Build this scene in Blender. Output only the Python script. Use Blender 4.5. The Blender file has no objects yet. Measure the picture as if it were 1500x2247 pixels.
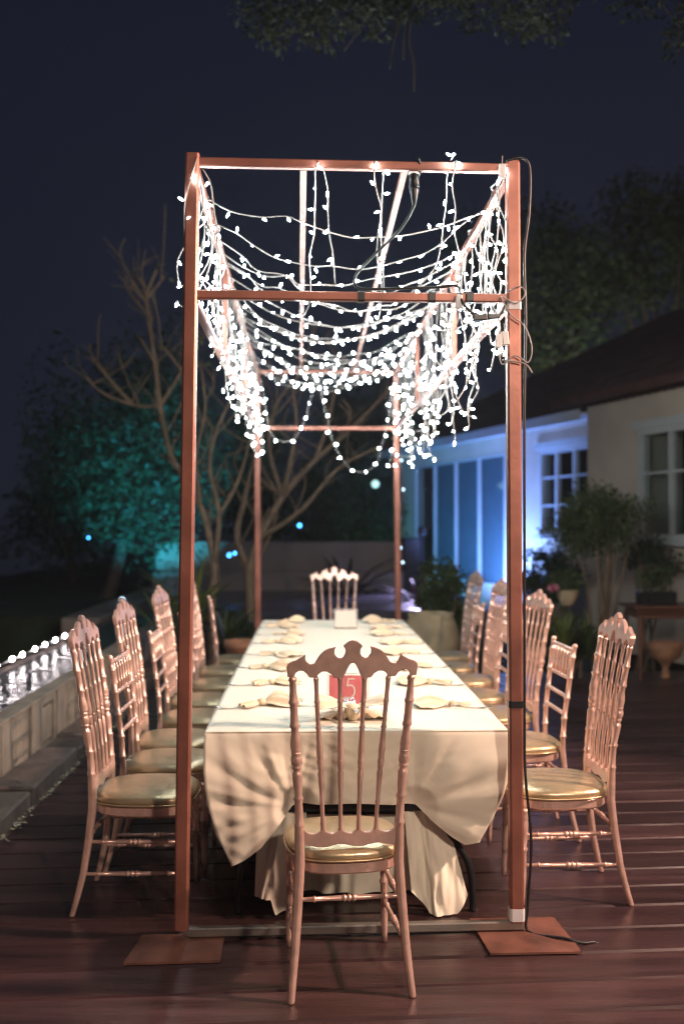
import bpy, bmesh, math, random
from mathutils import Vector, Matrix, noise
R = math.radians
sc = bpy.context.scene
C = sc.collection

# ------------------------------------------------------------------ camera
CAM_H = 1.55
YAW, PITCH = 1.70, 0.825
cam_d = bpy.data.cameras.new('camera')
cam = bpy.data.objects.new('camera', cam_d); C.objects.link(cam)
cam.location = (0, 0, CAM_H)
cam.rotation_euler = (R(90 + PITCH), 0, R(-YAW))
cam_d.sensor_fit = 'HORIZONTAL'; cam_d.sensor_width = 24.0; cam_d.lens = 35.0
cam_d.clip_start = 0.05; cam_d.clip_end = 2000
cam_d.dof.use_dof = True; cam_d.dof.focus_distance = 3.45; cam_d.dof.aperture_fstop = 1.7
sc.camera = cam

# ------------------------------------------------------------------ night sky
w = bpy.data.worlds.new('World'); sc.world = w; w.use_nodes = True
nt = w.node_tree; nt.nodes.clear()
out = nt.nodes.new('ShaderNodeOutputWorld'); bg = nt.nodes.new('ShaderNodeBackground')
sky = nt.nodes.new('ShaderNodeTexSky'); sky.sky_type = 'NISHITA'; sky.sun_disc = False
sky.sun_elevation = R(35); sky.sun_rotation = R(200)
tint = nt.nodes.new('ShaderNodeMix'); tint.data_type = 'RGBA'; tint.inputs['Factor'].default_value = 0.92
tint.inputs['B'].default_value = (1.5, 1.85, 3.9, 1)
nt.links.new(sky.outputs[0], tint.inputs['A']); nt.links.new(tint.outputs['Result'], bg.inputs['Color'])
bg.inputs['Strength'].default_value = 0.0046
nt.links.new(bg.outputs[0], out.inputs['Surface'])
# faint moonlight added to help trees and roof; no moon in view
sun_d = bpy.data.lights.new('moon_fill', 'SUN'); sun_d.energy = 0.03; sun_d.angle = R(0.5); sun_d.color = (0.75, 0.85, 1.0)
sun = bpy.data.objects.new('moon_fill', sun_d); C.objects.link(sun); sun.rotation_euler = (R(55), 0, R(20))

sc.view_settings.view_transform = 'Standard'; sc.view_settings.look = 'None'
sc.view_settings.exposure = 0.18; sc.view_settings.gamma = 1.0
sc.view_settings.use_curve_mapping = False
sc.render.engine = 'CYCLES'
sc.cycles.use_denoising = True
try: sc.cycles.denoiser = 'OPENIMAGEDENOISE'
except Exception: pass
sc.cycles.max_bounces = 5; sc.cycles.diffuse_bounces = 2; sc.cycles.glossy_bounces = 3; sc.cycles.volume_bounces = 0
sc.cycles.use_adaptive_sampling = True; sc.cycles.adaptive_threshold = 0.025; sc.cycles.adaptive_min_samples = 24
sc.cycles.transparent_max_bounces = 8
sc.cycles.sample_clamp_indirect = 4.0
sc.cycles.use_light_tree = True
sc.cycles.filter_width = 1.15

LED_STRENGTH = 235.0
SIDE_FLOOD_W, REAR_FLOOD_W = 1350.0, 820.0

# ------------------------------------------------------------------ helpers
FPX = 1500 * 35 / 24.0
_rot = Matrix.Rotation(R(-YAW), 3, 'Z') @ Matrix.Rotation(R(PITCH), 3, 'X')
def at(px, py, Y):
    """World point on the plane y=Y that lies in this direction from the camera."""
    d = _rot @ Vector(((px - 750) / FPX, 1.0, -(py - 1123.5) / FPX))
    return Vector((0, 0, CAM_H)) + d * (Y / d.y)

def tag(o, label=None, cat=None, group=None, kind=None):
    if label: o['label'] = label
    if cat: o['category'] = cat
    if group: o['group'] = group
    if kind: o['kind'] = kind
    return o
def empty(name, loc=(0, 0, 0), rz=0.0):
    o = bpy.data.objects.new(name, None); C.objects.link(o)
    o.location = loc; o.rotation_euler = (0, 0, rz); o.empty_display_size = 0.05
    return o
def link(name, me, parent=None, loc=None, rot=None):
    o = bpy.data.objects.new(name, me); C.objects.link(o)
    if parent is not None: o.parent = parent
    if loc is not None: o.location = loc
    if rot is not None: o.rotation_euler = rot
    return o
def copy_tree(o, parent=None):
    c = o.copy(); C.objects.link(c)
    if parent is not None: c.parent = parent
    for ch in list(o.children): copy_tree(ch, c)
    return c

class MB:
    """collects shapes; build() links them as one mesh object"""
    def __init__(s): s.v = []; s.f = []; s.m = []; s.cur = 0
    def add(s, vs, fs):
        b = len(s.v); s.v += [tuple(p) for p in vs]
        for f in fs: s.f.append([i + b for i in f]); s.m.append(s.cur)
        return s
    def box(s, x0, x1, y0, y1, z0, z1, ch=0.0):
        if ch <= 0:
            vs = [(x, y, z) for z in (z0, z1) for y in (y0, y1) for x in (x0, x1)]
            fs = [(0, 2, 3, 1), (4, 5, 7, 6), (0, 1, 5, 4), (2, 6, 7, 3), (0, 4, 6, 2), (1, 3, 7, 5)]
            return s.add(vs, fs)
        bm = bmesh.new(); bmesh.ops.create_cube(bm, size=1)
        for v in bm.verts:
            v.co = ((x0 + x1) / 2 + v.co.x * (x1 - x0), (y0 + y1) / 2 + v.co.y * (y1 - y0), (z0 + z1) / 2 + v.co.z * (z1 - z0))
        bmesh.ops.bevel(bm, geom=bm.edges[:], offset=ch, segments=1, affect='EDGES')
        bm.verts.index_update()
        s.add([v.co[:] for v in bm.verts], [[v.index for v in f.verts] for f in bm.faces]); bm.free(); return s
    def beam(s, a, b, w, h=None, up=(0, 0, 1)):
        """square tube from a to b"""
        h = h or w; a = Vector(a); b = Vector(b); d = (b - a).normalized(); u = Vector(up)
        if abs(d.dot(u)) > 0.95: u = Vector((0, 1, 0))
        sx = d.cross(u).normalized(); su = sx.cross(d).normalized()
        c = min(w, h) * 0.14
        prof = [(-w/2 + c, -h/2), (w/2 - c, -h/2), (w/2, -h/2 + c), (w/2, h/2 - c), (w/2 - c, h/2), (-w/2 + c, h/2), (-w/2, h/2 - c), (-w/2, -h/2 + c)]
        vs = [p + sx * i + su * j for p in (a, b) for i, j in prof]
        n = 8
        fs = [(i, (i + 1) % n, n + (i + 1) % n, n + i) for i in range(n)] + [tuple(range(n))[::-1], tuple(range(n, 2 * n))]
        return s.add(vs, fs)
    def tube(s, pts, r, n=6, cap=True):
        pts = [Vector(p) for p in pts]; rr = r if isinstance(r, (list, tuple)) else [r] * len(pts)
        prev = None; vs = []
        for i, p in enumerate(pts):
            d = (pts[min(i + 1, len(pts) - 1)] - pts[max(i - 1, 0)])
            d = d.normalized() if d.length > 1e-9 else Vector((0, 0, 1))
            if prev is None:
                u = d.orthogonal().normalized()
            else:
                u = (prev - d * prev.dot(d))
                u = u.normalized() if u.length > 1e-6 else d.orthogonal().normalized()
            prev = u; w_ = d.cross(u)
            for k in range(n):
                a = 2 * math.pi * k / n
                vs.append(p + (u * math.cos(a) + w_ * math.sin(a)) * rr[i])
        fs = [(i*n + k, i*n + (k+1) % n, (i+1)*n + (k+1) % n, (i+1)*n + k) for i in range(len(pts)-1) for k in range(n)]
        if cap: fs += [tuple(range(n))[::-1], tuple(range((len(pts)-1)*n, len(pts)*n))]
        return s.add(vs, fs)
    def lathe(s, prof, n=12, fx=lambda z: 0.0, fy=lambda z: 0.0, cap=True):
        """prof: (z, r) from one end to the other, swept vertically along (fx, fy)"""
        vs = [(fx(z) + r * math.cos(2*math.pi*k/n), fy(z) + r * math.sin(2*math.pi*k/n), z) for z, r in prof for k in range(n)]
        fl = prof[0][0] > prof[-1][0]
        fs = []
        for i in range(len(prof)-1):
            for k in range(n):
                q = (i*n + k, i*n + (k+1) % n, (i+1)*n + (k+1) % n, (i+1)*n + k)
                fs.append(q[::-1] if fl else q)
        if cap:
            a, b = tuple(range(n)), tuple(range((len(prof)-1)*n, len(prof)*n))
            fs += [a if fl else a[::-1], b[::-1] if fl else b]
        return s.add(vs, fs)
    def grid(s, P, wrap=False):
        nu = len(P); nv = len(P[0])
        vs = [p for row in P for p in row]
        fs = [(i*nv + j, (i+1)*nv + j, (i+1)*nv + j+1, i*nv + j+1) for i in range(nu-1) for j in range(nv-1)]
        return s.add(vs, fs)
    def prism(s, outline, t, bev=0.0, to=lambda x, z, y: (x, y, z)):
        """outline of (x, z), thickness t along y"""
        bm = bmesh.new()
        vs = [bm.verts.new((x, -t/2, z)) for x, z in outline]
        f = bm.faces.new(vs)
        r = bmesh.ops.extrude_face_region(bm, geom=[f])
        for e in r['geom']:
            if isinstance(e, bmesh.types.BMVert): e.co.y += t
        bmesh.ops.recalc_face_normals(bm, faces=bm.faces[:])
        if bev > 0:
            ed = [e for e in bm.edges if abs(e.verts[0].co.y - e.verts[1].co.y) < 1e-6]
            bmesh.ops.bevel(bm, geom=ed, offset=bev, segments=2, affect='EDGES', clamp_overlap=True)
        bmesh.ops.triangulate(bm, faces=[f for f in bm.faces if len(f.verts) > 4])
        bm.verts.index_update()
        s.add([to(v.co.x, v.co.z, v.co.y) for v in bm.verts], [[v.index for v in f.verts] for f in bm.faces]); bm.free(); return s
    def mesh(s, name, mats, smooth=False, weld=0.0, recalc=False):
        me = bpy.data.meshes.new(name); me.from_pydata(s.v, [], s.f)
        mats = mats if isinstance(mats, (list, tuple)) else [mats]
        for m in mats: me.materials.append(m)
        if len(mats) > 1:
            for p, k in zip(me.polygons, s.m): p.material_index = k
        if weld or recalc:
            bm = bmesh.new(); bm.from_mesh(me)
            if weld: bmesh.ops.remove_doubles(bm, verts=bm.verts[:], dist=weld)
            if recalc: bmesh.ops.recalc_face_normals(bm, faces=bm.faces[:])
            bm.to_mesh(me); bm.free()
        if smooth:
            for p in me.polygons: p.use_smooth = True
        me.update(); return me
    def build(s, name, mats, parent=None, smooth=False, loc=None, rot=None, weld=0.0, recalc=False):
        return link(name, s.mesh(name, mats, smooth, weld, recalc), parent, loc, rot)

def lerp_table(tab):
    def f(z):
        if z <= tab[0][0]: return tab[0][1]
        for (a, va), (b, vb) in zip(tab, tab[1:]):
            if z <= b:
                t = (z - a) / (b - a); t = t * t * (3 - 2 * t) * 0.35 + t * 0.65
                return va + (vb - va) * t
        return tab[-1][1]
    return f
def smooth_path(pts, n=4):
    """Catmull-Rom through the points"""
    P = [Vector(p) for p in pts]; out_ = []
    for i in range(len(P) - 1):
        p0, p1, p2, p3 = P[max(i-1, 0)], P[i], P[i+1], P[min(i+2, len(P)-1)]
        for k in range(n):
            t = k / n
            out_.append(0.5 * ((2*p1) + (p2-p0)*t + (2*p0 - 5*p1 + 4*p2 - p3)*t*t + (3*p1 - p0 - 3*p2 + p3)*t**3))
    out_.append(P[-1]); return out_

# ------------------------------------------------------------------ materials
MATS = {}
def mat(name, col, rough=0.6, metal=0.0, var=0.12, scale=6.0, bump=0.0, bscale=None, rvar=0.0, sheen=0.0, emit=None, es=0.0, spec=0.5, stretch=None, trans=0.0, coat=0.0):
    if name in MATS: return MATS[name]
    m = bpy.data.materials.new(name); m.use_nodes = True; t = m.node_tree; b = t.nodes['Principled BSDF']
    b.inputs['Roughness'].default_value = rough; b.inputs['Metallic'].default_value = metal
    b.inputs['Specular IOR Level'].default_value = spec; b.inputs['Coat Weight'].default_value = coat
    if sheen: b.inputs['Sheen Weight'].default_value = sheen
    if trans:
        b.inputs['Subsurface Weight'].default_value = 0
    if emit:
        b.inputs['Emission Color'].default_value = (*emit, 1); b.inputs['Emission Strength'].default_value = es
    tc = t.nodes.new('ShaderNodeTexCoord'); mp = t.nodes.new('ShaderNodeMapping')
    if stretch: mp.inputs['Scale'].default_value = stretch
    t.links.new(tc.outputs['Object'], mp.inputs['Vector'])
    nz = t.nodes.new('ShaderNodeTexNoise'); nz.inputs['Scale'].default_value = scale; nz.inputs['Detail'].default_value = 5
    t.links.new(mp.outputs[0], nz.inputs['Vector'])
    rp = t.nodes.new('ShaderNodeValToRGB')
    rp.color_ramp.elements[0].position = 0.3; rp.color_ramp.elements[1].position = 0.72
    rp.color_ramp.elements[0].color = (*[c * (1 - var) for c in col], 1); rp.color_ramp.elements[1].color = (*[min(1, c * (1 + var)) for c in col], 1)
    t.links.new(nz.outputs['Fac'], rp.inputs['Fac']); t.links.new(rp.outputs[0], b.inputs['Base Color'])
    if rvar:
        mr = t.nodes.new('ShaderNodeMapRange'); mr.inputs['To Min'].default_value = max(0.02, rough - rvar); mr.inputs['To Max'].default_value = rough + rvar
        n3 = t.nodes.new('ShaderNodeTexNoise'); n3.inputs['Scale'].default_value = scale * 0.6; n3.inputs['Detail'].default_value = 6
        t.links.new(mp.outputs[0], n3.inputs['Vector']); t.links.new(n3.outputs['Fac'], mr.inputs['Value']); t.links.new(mr.outputs[0], b.inputs['Roughness'])
    if bump:
        n2 = t.nodes.new('ShaderNodeTexNoise'); n2.inputs['Scale'].default_value = bscale or scale * 5; n2.inputs['Detail'].default_value = 4
        bp = t.nodes.new('ShaderNodeBump'); bp.inputs['Strength'].default_value = bump; bp.inputs['Distance'].default_value = 0.01
        t.links.new(mp.outputs[0], n2.inputs['Vector']); t.links.new(n2.outputs['Fac'], bp.inputs['Height']); t.links.new(bp.outputs[0], b.inputs['Normal'])
    MATS[name] = m; return m
def per_object_tone(m, amount=0.25):
    """each copy gets its own slightly different tone"""
    t = m.node_tree; b = t.nodes['Principled BSDF']; src = b.inputs['Base Color'].links[0].from_socket
    oi = t.nodes.new('ShaderNodeObjectInfo'); mr = t.nodes.new('ShaderNodeMapRange')
    mr.inputs['To Min'].default_value = 1 - amount; mr.inputs['To Max'].default_value = 1 + amount
    hs = t.nodes.new('ShaderNodeHueSaturation')
    t.links.new(oi.outputs['Random'], mr.inputs['Value']); t.links.new(mr.outputs[0], hs.inputs['Value'])
    t.links.new(src, hs.inputs['Color']); t.links.new(hs.outputs[0], b.inputs['Base Color'])
def leaf_mat(name, col, var=0.45):
    m = mat(name, col, 0.5, 0, var, 3.0)
    t = m.node_tree; b = t.nodes['Principled BSDF']; o = [n for n in t.nodes if n.type == 'OUTPUT_MATERIAL'][0]
    tr = t.nodes.new('ShaderNodeBsdfTranslucent'); mx = t.nodes.new('ShaderNodeMixShader'); mx.inputs[0].default_value = 0.35
    t.links.new(b.inputs['Base Color'].links[0].from_socket, tr.inputs['Color'])
    t.links.new(b.outputs[0], mx.inputs[1]); t.links.new(tr.outputs[0], mx.inputs[2]); t.links.new(mx.outputs[0], o.inputs['Surface'])
    return m
def emis(name, col, s, base=(0.8, 0.8, 0.8)):
    return mat(name, base, 0.4, 0, 0.0, 1.0, emit=col, es=s)

M_rose = mat('rose_gold_paint', (0.80, 0.52, 0.43), 0.32, 0.56, 0.15, 22, 0.05, 90, 0.07)
M_gold = mat('gold_vinyl', (0.62, 0.475, 0.29), 0.33, 0.66, 0.14, 9, 0.22, 26, 0.09)
M_frame = mat('copper_painted_steel', (0.29, 0.11, 0.078), 0.42, 0.40, 0.28, 6, 0.06, 60, 0.1)
M_steel = mat('bare_steel', (0.30, 0.27, 0.24), 0.42, 0.8, 0.2, 9, 0.05, 60, 0.1)
M_plate = mat('rusty_plate', (0.19, 0.075, 0.052), 0.6, 0.25, 0.45, 7, 0.15, 50, 0.1)
M_cloth = mat('cream_cloth', (0.86, 0.785, 0.635), 0.85, 0, 0.04, 3, 0.06, 420, sheen=0.15)
M_napkin = mat('ivory_satin', (0.80, 0.62, 0.41), 0.5, 0, 0.06, 8, 0.05, 200, sheen=0.3)
M_black = mat('black_rubber', (0.012, 0.012, 0.014), 0.4, 0, 0.2, 8)
M_blackm = mat('black_steel', (0.016, 0.016, 0.018), 0.35, 0.3, 0.2, 8)
M_white = mat('white_plastic', (0.72, 0.71, 0.70), 0.4, 0, 0.05, 8)
M_cable = mat('milky_cable', (0.33, 0.30, 0.285), 0.35, 0, 0.08, 20)
M_tape = mat('white_tape', (0.65, 0.64, 0.66), 0.6, 0, 0.08, 10)
M_deck = mat('varnished_deck', (0.047, 0.0225, 0.0225), 0.33, 0, 0.5, 5, 0.16, 24, 0.15, stretch=(0.25, 3, 3))
per_object_tone(M_deck, 0.34)
M_dark = mat('dark_soil', (0.018, 0.015, 0.012), 0.95, 0, 0.4, 3, 0.5, 20)
M_lawn = mat('night_lawn', (0.022, 0.032, 0.014), 0.95, 0, 0.5, 2, 0.6, 30)
M_stone = mat('curb_stone', (0.11, 0.08, 0.068), 0.8, 0, 0.35, 7, 0.5, 30)
per_object_tone(M_stone, 0.25)
M_wallc = mat('painted_concrete', (0.25, 0.21, 0.165), 0.8, 0, 0.3, 5, 0.25, 40)
M_grout = mat('debris', (0.45, 0.38, 0.26), 0.9, 0, 0.4, 20)
M_hwall = mat('house_render', (0.78, 0.625, 0.50), 0.88, 0, 0.12, 1.5, 0.2, 60)
M_roof = mat('roof_tiles', (0.10, 0.040, 0.035), 0.7, 0, 0.35, 4, 0.2, 20)
M_upvc = mat('white_frame', (0.72, 0.70, 0.68), 0.4, 0, 0.04, 4)
M_curt = mat('drawn_curtain', (0.20, 0.27, 0.32), 0.8, 0, 0.08, 4)
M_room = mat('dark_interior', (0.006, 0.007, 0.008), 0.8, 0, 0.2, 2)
M_bark = mat('frangipani_bark', (0.23, 0.15, 0.095), 0.8, 0, 0.3, 10, 0.4, 30)
M_dbark = mat('dark_bark', (0.09, 0.065, 0.05), 0.9, 0, 0.3, 10, 0.5, 30)
M_leafd = leaf_mat('dark_leaf', (0.035, 0.070, 0.035))
M_leafm = leaf_mat('mid_leaf', (0.075, 0.115, 0.035))
M_leafy = leaf_mat('yellow_leaf', (0.16, 0.19, 0.045))
M_leafp = leaf_mat('bronze_leaf', (0.05, 0.025, 0.03))
M_pink = mat('pink_petal', (0.55, 0.16, 0.24), 0.6)
M_wood = mat('table_wood', (0.15, 0.055, 0.035), 0.4, 0, 0.3, 7, 0.1, 30, stretch=(0.3, 3, 3))
M_terra = mat('terracotta', (0.36, 0.17, 0.09), 0.8, 0, 0.2, 8, 0.2, 30)
M_sandst = mat('sandstone', (0.42, 0.31, 0.19), 0.85, 0, 0.25, 5, 0.4, 25)
M_bench = mat('bench_concrete', (0.27, 0.215, 0.185), 0.85, 0, 0.15, 2, 0.3, 30)
M_terr = mat('polished_terrace', (0.07, 0.065, 0.085), 0.25, 0, 0.25, 2, 0.1, 12, 0.1)
M_silver = mat('cutlery_steel', (0.55, 0.54, 0.52), 0.22, 1.0, 0.05, 8)
M_card = leaf_mat('pink_card', (0.97, 0.38, 0.40), .03)
M_card.node_tree.nodes['Mix Shader'].inputs[0].default_value = 0.5
M_wcard = mat('white_card', (0.80, 0.74, 0.66), 0.6, 0, 0.03, 4)
M_led = emis('led_glow', (0.84, 0.98, 1.0), LED_STRENGTH)
M_globe = emis('globe_glow', (1.0, 0.88, 0.90), 60)
M_blue = emis('blue_glow', (0.05, 0.35, 1.0), 9)
M_iceb = emis('ice_glow', (0.55, 0.80, 1.0), 6)
M_lens = mat('lamp_glass', (0.8, 0.75, 0.7), 0.2)

def glass_mat(name, tint_):
    m = bpy.data.materials.new(name); m.use_nodes = True; t = m.node_tree; t.nodes.clear()
    o = t.nodes.new('ShaderNodeOutputMaterial'); g = t.nodes.new('ShaderNodeBsdfGlossy'); tr = t.nodes.new('ShaderNodeBsdfTransparent')
    lw = t.nodes.new('ShaderNodeLayerWeight'); lw.inputs['Blend'].default_value = 0.5; pw = t.nodes.new('ShaderNodeMath'); pw.operation = 'POWER'; pw.inputs[1].default_value = 4.5
    fr = t.nodes.new('ShaderNodeMapRange'); fr.inputs['To Min'].default_value = 0.035; fr.inputs['To Max'].default_value = 0.9
    t.links.new(lw.outputs['Facing'], pw.inputs[0]); t.links.new(pw.outputs[0], fr.inputs['Value']); mx = t.nodes.new('ShaderNodeMixShader')
    g.inputs['Roughness'].default_value = 0.03; tr.inputs['Color'].default_value = tint_
    t.links.new(fr.outputs[0], mx.inputs[0]); t.links.new(tr.outputs[0], mx.inputs[1]); t.links.new(g.outputs[0], mx.inputs[2]); t.links.new(mx.outputs[0], o.inputs['Surface'])
    return m
M_glass = glass_mat('window_glass', (0.86, 0.90, 0.90, 1))
M_acryl = glass_mat('clear_acrylic', (0.985, 0.985, 0.985, 1))
def water_mat(name, col, sx, sy, strength):
    m = bpy.data.materials.new(name); m.use_nodes = True; t = m.node_tree; b = t.nodes['Principled BSDF']
    b.inputs['Base Color'].default_value = (*col, 1); b.inputs['Roughness'].default_value = 0.06; b.inputs['IOR'].default_value = 1.33
    tc = t.nodes.new('ShaderNodeTexCoord'); mp = t.nodes.new('ShaderNodeMapping'); mp.inputs['Scale'].default_value = (sx, sy, 1)
    n = t.nodes.new('ShaderNodeTexNoise'); n.inputs['Scale'].default_value = 1.0; n.inputs['Detail'].default_value = 3; n.inputs['Distortion'].default_value = 0.6
    bp = t.nodes.new('ShaderNodeBump'); bp.inputs['Strength'].default_value = strength; bp.inputs['Distance'].default_value = 0.035
    t.links.new(tc.outputs['Object'], mp.inputs[0]); t.links.new(mp.outputs[0], n.inputs['Vector']); t.links.new(n.outputs['Fac'], bp.inputs['Height']); t.links.new(bp.outputs[0], b.inputs['Normal'])
    return m
M_pool = water_mat('pool_water', (0.03, 0.035, 0.04), 7, 8, 1.0)
M_pool.node_tree.nodes['Principled BSDF'].inputs['Roughness'].default_value = 0.09
M_lake = water_mat('lake_water', (0.006, 0.008, 0.016), 2, 5, 0.5)

# ================================================================== THE SETTING
def ground_sheet():
    tag(MB().add([(-2.9, -30, -0.12), (300, -30, -0.12), (300, 700, -0.12), (-2.9, 700, -0.12)], [(0, 1, 2, 3)]).build('garden_ground', M_lawn), kind='structure')
    tag(MB().add([(-700, -60, -0.5), (-2.5, -60, -0.5), (-2.5, 900, -0.5), (-700, 900, -0.5)], [(0, 1, 2, 3)]).build('lake', M_lake), kind='structure')
ground_sheet()

deck = tag(empty('deck'), kind='structure')
DL, DR, DW, SH = -1.52, 4.6, 0.2135, 0.048
deck_y0 = 3.36 - DW * 22
for k in range(55):
    y0 = deck_y0 + k * DW; y1 = y0 + DW - 0.007
    rk = random.Random(900 + k); dz = rk.uniform(-0.0012, 0.0012)
    mb = MB(); c = 0.008
    ring = [(y0, -0.03), (y0, -c), (y0 + c, 0), (y1 - c, 0), (y1, -c), (y1, -0.03)]
    vs = [(x, y + SH * x, z + dz) for x in (DL, DR) for y, z in ring]
    n = len(ring)
    fs = [(i, n + i, n + i + 1, i + 1) for i in range(n - 1)] + [tuple(range(n)), tuple(range(n, 2 * n))[::-1]]
    mb.add(vs, fs).build('plank', M_deck, deck, recalc=True)
MB().box(DL, DR, deck_y0 - 0.3, deck_y0 + 55 * DW + 0.2, -0.10, -0.034).build('joist_bed', M_dark, deck)

# pool: low panelled wall, narrow water, outer rim
WX = -1.80
wall = tag(empty('pool_wall', (WX, 0, 0)), 'low cream panelled concrete wall holding the pool along the deck', 'wall')
MB().box(-0.11, -0.055, 0.5, 13.0, -0.1, 0.392).build('wall_core', M_wallc, wall)
MB().box(-0.125, 0.006, 0.5, 13.0, 0.3925, 0.412, 0.004).build('coping', M_wallc, wall)
y = 0.9; k = 0
while y < 12.6:
    # pilaster
    MB().box(-0.055, 0.0, y, y + 0.22, -0.08, 0.392).build('pilaster', M_wallc, wall)
    # reeded field
    mb = MB()
    for q in range(6):
        yy = y + 0.235 + q * 0.062
        ring = [(yy + 0.052 * (0.5 - 0.5 * math.cos(math.pi * j / 5)), -0.05 + 0.042 * math.sin(math.pi * j / 5)) for j in range(6)]
        vs = [(x, yv, z) for z in (0.02, 0.385) for yv, x in ring]
        mb.add(vs, [(j, j + 1, 6 + j + 1, 6 + j) for j in range(5)])
    mb.build('reeded_panel', M_wallc, wall, smooth=True, recalc=True)
    MB().box(-0.055, 0.0, y + 0.62, y + 0.84, -0.08, 0.392).build('pilaster', M_wallc, wall)
    mb = MB()
    mb.box(-0.055, -0.014, y + 0.90, y + 1.16, 0.09, 0.32, 0.004)
    mb.build('raised_panel', M_wallc, wall)
    mb = MB().box(-0.055, 0.0, y + 0.84, y + 0.88, -0.08, 0.392).box(-0.055, 0.0, y + 1.18, y + 1.22, -0.08, 0.392).box(-0.055, 0.0, y + 0.88, y + 1.18, -0.08, 0.06).box(-0.055, 0.0, y + 0.88, y + 1.18, 0.35, 0.392)
    mb.build('panel_surround', M_wallc, wall)
    y += 1.24
tag(MB().add([(-2.43, 0.4, 0.40), (-1.915, 0.4, 0.40), (-1.915, 13.0, 0.40), (-2.43, 13.0, 0.40)], [(0, 1, 2, 3)]).build('pool_water', M_pool), kind='structure')
tag(MB().box(-2.50, -2.425, 0.4, 13.0, -0.6, 0.412, 0.006).build('pool_rim', M_stone), kind='structure')
tag(MB().box(-2.43, -1.90, 0.4, 13.0, -0.4, 0.1).build('pool_floor', M_stone), kind='structure')
curb = tag(empty('stone_curb'), kind='structure')
yy = 1.2; rk = random.Random(4)
while yy < 12.5:
    L = rk.uniform(0.34, 0.62)
    MB().box(-1.79 + rk.uniform(0, .01), -1.545 + rk.uniform(-.02, .012), yy, yy + L - 0.012, -0.12, 0.10 + rk.uniform(-.02, .015), 0.012).build('curb_block', M_stone, curb)
    yy += L
rk = random.Random(77); mb = MB()
for q in range(420):
    yy = rk.uniform(3.8, 9); a = rk.random() * 6.28; s_ = rk.uniform(0.006, 0.02); x = -1.53 + rk.gauss(0, .016)
    z = 0.004 + rk.random() * .008
    mb.add([(x + s_ * math.cos(a), yy + s_ * math.sin(a), z), (x + s_ * .5 * math.cos(a + 1.6), yy + s_ * .5 * math.sin(a + 1.6), z + .004), (x - s_ * math.cos(a), yy - s_ * math.sin(a), z), (x + s_ * .5 * math.cos(a - 1.6), yy + s_ * .5 * math.sin(a - 1.6), z + .001)], [(0, 1, 2, 3)])
tag(mb.build('leaf_litter', M_grout), 'dry leaf litter gathered along the foot of the stone curb', 'leaf litter', kind='stuff')
tag(MB().box(-7.5, -2.65, 13.2, 60, -0.7, 0.36, 0.05).build('lake_bank', M_lawn), kind='structure')
tag(MB().box(-3.1, -2.62, 12.4, 26, -0.7, 0.42, 0.02).build('bank_edging', M_bench), kind='structure')

# house terrace and low garden wall at the end of the deck
tag(MB().box(-1.9, 2.3, 12.4, 16.3, -0.2, 0.50, 0.02).build('terrace', M_terr), kind='structure')
gw = tag(empty('garden_wall', (0, 16.4, 0)), 'low grey-brown concrete wall with a stepped ledge behind the terrace', 'wall')
MB().box(-2.6, 1.5, 0.25, 0.6, 0.4, 1.29, 0.01).build('back_wall', M_bench, gw)
MB().box(-2.6, 1.5, -0.05, 0.247, 0.4, 0.80, 0.01).build('ledge', M_bench, gw)
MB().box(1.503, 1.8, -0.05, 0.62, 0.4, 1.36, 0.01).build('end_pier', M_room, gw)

# ------------------------------------------------------------------ house
HO = Vector((2.067, 20.0, 0.0)); ang = math.atan2(-0.284, 1)     # local +x runs along the wall towards the camera
d_ = Vector((0.284, -1, 0)).normalized()
house = empty('house', (2.067, 20.0, 0), math.atan2(d_.y, d_.x))
tag(house, 'single-storey house with dark hipped roof, blue light washing its wall', 'house')
# local frame: x along wall (towards camera), y = left of x = away from deck? -> n_out is -y side or +y side
n_left = Vector((-d_.y, d_.x, 0))      # local +y in world
OUT = -1 if n_left.x > 0 else 1        # outwards (towards the deck) in local y
def hy(v): return OUT * v
def hbox(mb, x0, x1, o0, o1, z0, z1):
    a, b = sorted((hy(o0), hy(o1))); return mb.box(x0, x1, a, b, z0, z1)
FZ, TZ, EZ = 0.54, 2.71, 3.16
# main wall pieces around the openings: door x 0..3.95, window x 5.15..6.45 ; wing from 7.2 (proud 0.42)
mb = MB()
hbox(mb, -0.9, -0.04, -0.2, 0, 0, EZ); hbox(mb, -0.04, 3.99, -0.2, 0, TZ + .04, EZ); hbox(mb, -0.04, 3.99, -0.2, 0, 0, FZ)
hbox(mb, 3.99, 5.10, -0.2, 0, 0, EZ); hbox(mb, 5.10, 6.62, -0.2, 0, 0, 1.42); hbox(mb, 5.10, 6.62, -0.2, 0, TZ + .02, EZ); hbox(mb, 6.62, 7.4, -0.2, 0, 0, EZ)
mb.build('wall', M_hwall, house)
mb = MB()   # wing
WG = 0.42
hbox(mb, 7.15, 8.30, -0.2, WG, 0, EZ + .05); hbox(mb, 8.30, 10.2, WG - .2, WG, 0, 1.38); hbox(mb, 8.30, 10.2, WG - .2, WG, TZ + .02, EZ + .05); hbox(mb, 10.2, 16.5, WG - .2, WG, 0, EZ + .05)
mb.build('wing_wall', M_hwall, house)
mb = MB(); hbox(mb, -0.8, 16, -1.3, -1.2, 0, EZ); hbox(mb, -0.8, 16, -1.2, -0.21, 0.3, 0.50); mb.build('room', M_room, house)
door = MB()
for x0, x1, z0, z1 in [(-0.04, 0.04, FZ, TZ), (3.91, 3.99, FZ, TZ), (-0.04, 3.99, TZ, TZ + .04), (-0.04, 3.99, FZ, FZ + .05)]: hbox(door, x0, x1, -0.05, 0.008, z0, z1)
for q in range(1, 4): hbox(door, q * 0.98 - .035, q * 0.98 + .035, -0.045, 0.004, FZ + .05, TZ)
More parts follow.
